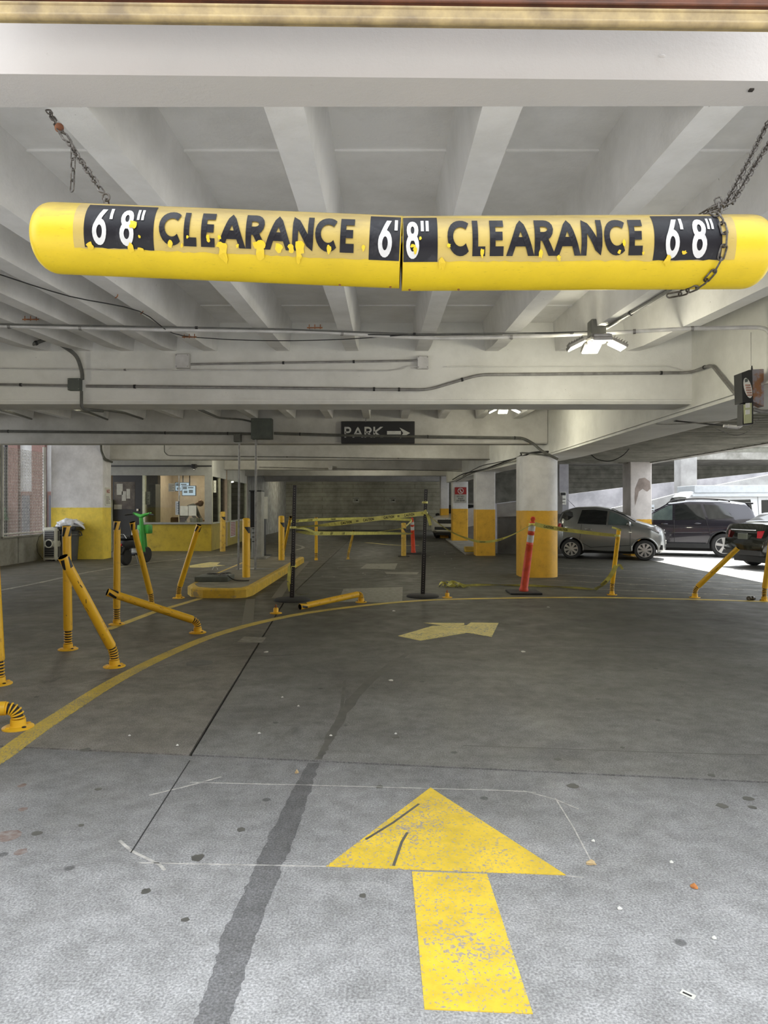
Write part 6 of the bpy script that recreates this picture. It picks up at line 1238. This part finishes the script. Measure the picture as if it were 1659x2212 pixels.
sal = dict(R=.33, wheels=(1.38, -1.38), spokes=7, k=.45,
  top=[(2.35, .62), (2.25, .78), (1.3, .92), (.85, 1.0), (.15, 1.40), (-.6, 1.44), (-1.15, 1.36), (-1.7, 1.10), (-2.15, 1.08), (-2.28, .92), (-2.36, .62)],
  bot=[(2.35, .32), (2.1, .2), (0, .2), (-2.1, .28), (-2.36, .40)], hw=[(2.35, .6), (2.1, .82), (1.6, .89), (0, .90), (-1.6, .90), (-2.15, .82), (-2.36, .66)], belt=[(2.35, .8), (.8, .92), (-1.5, .98), (-2.36, 1.0)],
  glass=[('g', [(-1.2, 1.0), (.7, .95), (.1, 1.33), (-.6, 1.37), (-1.0, 1.3)])], seams=[((.7, .9), (.7, .4)), ((-.25, .96), (-.25, .4))], handles=[(-.05, .85), (-1.0, .87)], mirror=(.62, 1.0),
  lamps=[('head_lamp', 'head', [(2.2, .72, .7), (1.9, .88, .78), (2.2, .7, .82)]), ('tail_lamp', 'tail', [(-2.33, .45, .92), (-2.14, .84, .96), (-2.02, .89, .90), (-2.18, .83, .74), (-2.36, .47, .76)])],
  screens=[('windscreen', .84, .2), ('rear_window', -1.2, -1.66)],
  boxes=[('number_plate', 'plate_dk', -2.375, -2.34, -.16, .16, .72, .86), ('lower_bumper', 'rubber', -2.38, -2.25, -.6, .6, .34, .46), ('chrome_strip', 'chrome', -2.36, -2.33, -.42, .42, .93, .95)])
a3 = math.radians(12); mid = V(8.78, 16.9, 0)+V(math.cos(a3), math.sin(a3), 0)*2.3
car('black_saloon', 'black saloon car cut by the right frame edge, red tail lamps facing left', 'car', mid, a3, sal, blk)
wt_ = mat('white_van_paint', (.55, .56, .57), .35, (.50, .51, .52), bump=0, coat=.5)
van = dict(R=.36, wheels=(1.7, -1.7), spokes=5, k=.12,
  top=[(2.72, .95), (2.68, 1.2), (2.58, 1.36), (2.32, 1.86), (2.12, 2.06), (-2.3, 2.12), (-2.6, 2.1), (-2.7, 1.8)],
  bot=[(2.7, .4), (2.4, .3), (-2.4, .3), (-2.7, .45)], hw=[(2.72, .78), (2.5, .93), (2.2, .97), (0, .98), (-2.3, .98), (-2.7, .92)], belt=[(2.7, 1.05), (1.5, 1.25), (-2.7, 1.3)],
  glass=[('g', [(1.25, 1.25), (2.42, 1.25), (2.22, 1.70), (1.3, 1.74)]), ('g', [(.15, 1.28), (1.12, 1.28), (1.10, 1.74), (.2, 1.76)]), ('g', [(-.95, 1.28), (-.15, 1.28), (-.17, 1.74), (-.93, 1.76)]), ('g', [(-2.3, 1.28), (-1.15, 1.28), (-1.17, 1.74), (-2.25, 1.76)])],
  seams=[((.75, 1.3), (.75, .4)), ((-.05, 1.9), (-.05, .4))], handles=[(.55, 1.1)], mirror=(1.6, 1.35),
  lamps=[('head_lamp', 'head', [(2.62, .85, .9), (2.5, .9, 1.1), (2.66, .7, 1.1)])], screens=[('windscreen', 2.56, 2.34)],
  boxes=[('roof_cap', 'vanroof', -2.5, 2.1, -.88, .88, 2.0, 2.26), ('gutter', 'vanroof', -2.6, 2.2, -.965, .965, 1.86, 1.93)])
car('white_van', 'white high-roof van behind the dark sport utility car', 'van', (13.1, 25.2, 0), math.radians(176), van, wt_)
wc = dict(suv); wc['boxes'] = [('grille', 'black', 2.22, 2.30, -.45, .45, .72, .90), ('lower_intake', 'black', 2.22, 2.31, -.6, .6, .42, .56), ('badge', 'chrome', 2.29, 2.32, -.06, .06, .90, .96)]
wc.pop('rails')
car('white_crossover', 'white car nosing out behind the far columns', 'car', (3.9, 34.6, 0), math.radians(-115), wc, mat('pearl_paint', (.72, .70, .62), .3, (.66, .64, .56), bump=0, coat=1))
# ================================================================ SCOOTER
sc = thing('green_scooter', 'green and black rental scooter parked in front of the booth door', 'scooter', G(272, 1221)); o = G(272, 1221); yw = math.radians(-66)   # seen from behind, front turned right
RS = Matrix.Translation(o) @ Matrix.Rotation(math.radians(79), 4, 'Z')
def sm(m, nm, mt, par=sc, s_=True): return m.tf(RS).build(nm, M[mt], par, s_)
R = .21
for x, nm in ((0, 'rear_wheel'), (1.0, 'front_wheel')):
    w_ = sm(MB().lathe((x, -.055, R), [(R*.6, 0), (R*.92, .005), (R, .03), (R, .08), (R*.92, .105), (R*.6, .11)], 28, (0, 1, 0)), nm, 'rubber'); sm(MB().cyl((x, -.04, R), (x, .04, R), R*.62, n=20), 'rim', 'galv', w_)
m = MB().bbox(-.22, .42, -.11, .11, .42, .66, .06); sm(m, 'rear_body', 'black'); sm(MB().path([(-.26, 0, .30), (-.20, 0, .44), (-.05, 0, .48), (.1, 0, .46)], [.05, .09, .1, .08], 10), 'mudguard', 'black')
sm(MB().bbox(-.18, .38, -.12, .12, .66, .76, .04), 'seat', 'black'); sm(MB().bbox(-.255, -.22, -.03, .03, .50, .57, .008), 'rear_reflector', 'tail')
sm(MB().path([(-.2, -.13, .70), (-.26, -.10, .80), (-.26, .10, .80), (-.2, .13, .70)], .012, 8), 'grab_rail', 'chrome')
sm(MB().bbox(.34, .80, -.12, .12, .22, .30, .03), 'footboard', 'black'); sm(MB().bbox(.38, .52, -.09, .09, .26, .9, .04), 'battery_cover', 'paper')
sm(MB().path([(.82, 0, .28), (.80, 0, .6), (.76, 0, .95), (.73, 0, 1.22)], [.07, .075, .06, .05], 12), 'stem', 'green'); sm(MB().bbox(.80, 1.04, -.17, .17, .78, 1.02, .03), 'front_basket', 'green'); sm(MB().path([(.9, 0, .95), (.98, 0, .5), (1.0, 0, R)], .03, 8), 'fork', 'green')
sm(MB().path([(.80, -.26, 1.33), (.74, -.12, 1.29), (.73, 0, 1.24), (.74, .12, 1.29), (.80, .26, 1.33)], [.03, .04, .06, .04, .03], 12), 'handlebar', 'green')
for s_ in (-1, 1): sm(MB().cyl((.72, s_*.24, 1.31), (.64, s_*.42, 1.29), .022, n=10), 'grip', 'black'); sm(MB().path([(.74, s_*.2, 1.29), (.75, s_*.3, 1.40)], .007, 6), 'lever', 'black')
sm(MB().path([(.80, .1, .9), (.95, .16, .62), (.9, .15, .35)], .016, 8), 'leg_shield', 'green'); sm(MB().path([(.3, -.1, .25), (.22, -.22, .02)], .012, 6), 'side_stand', 'chrome')
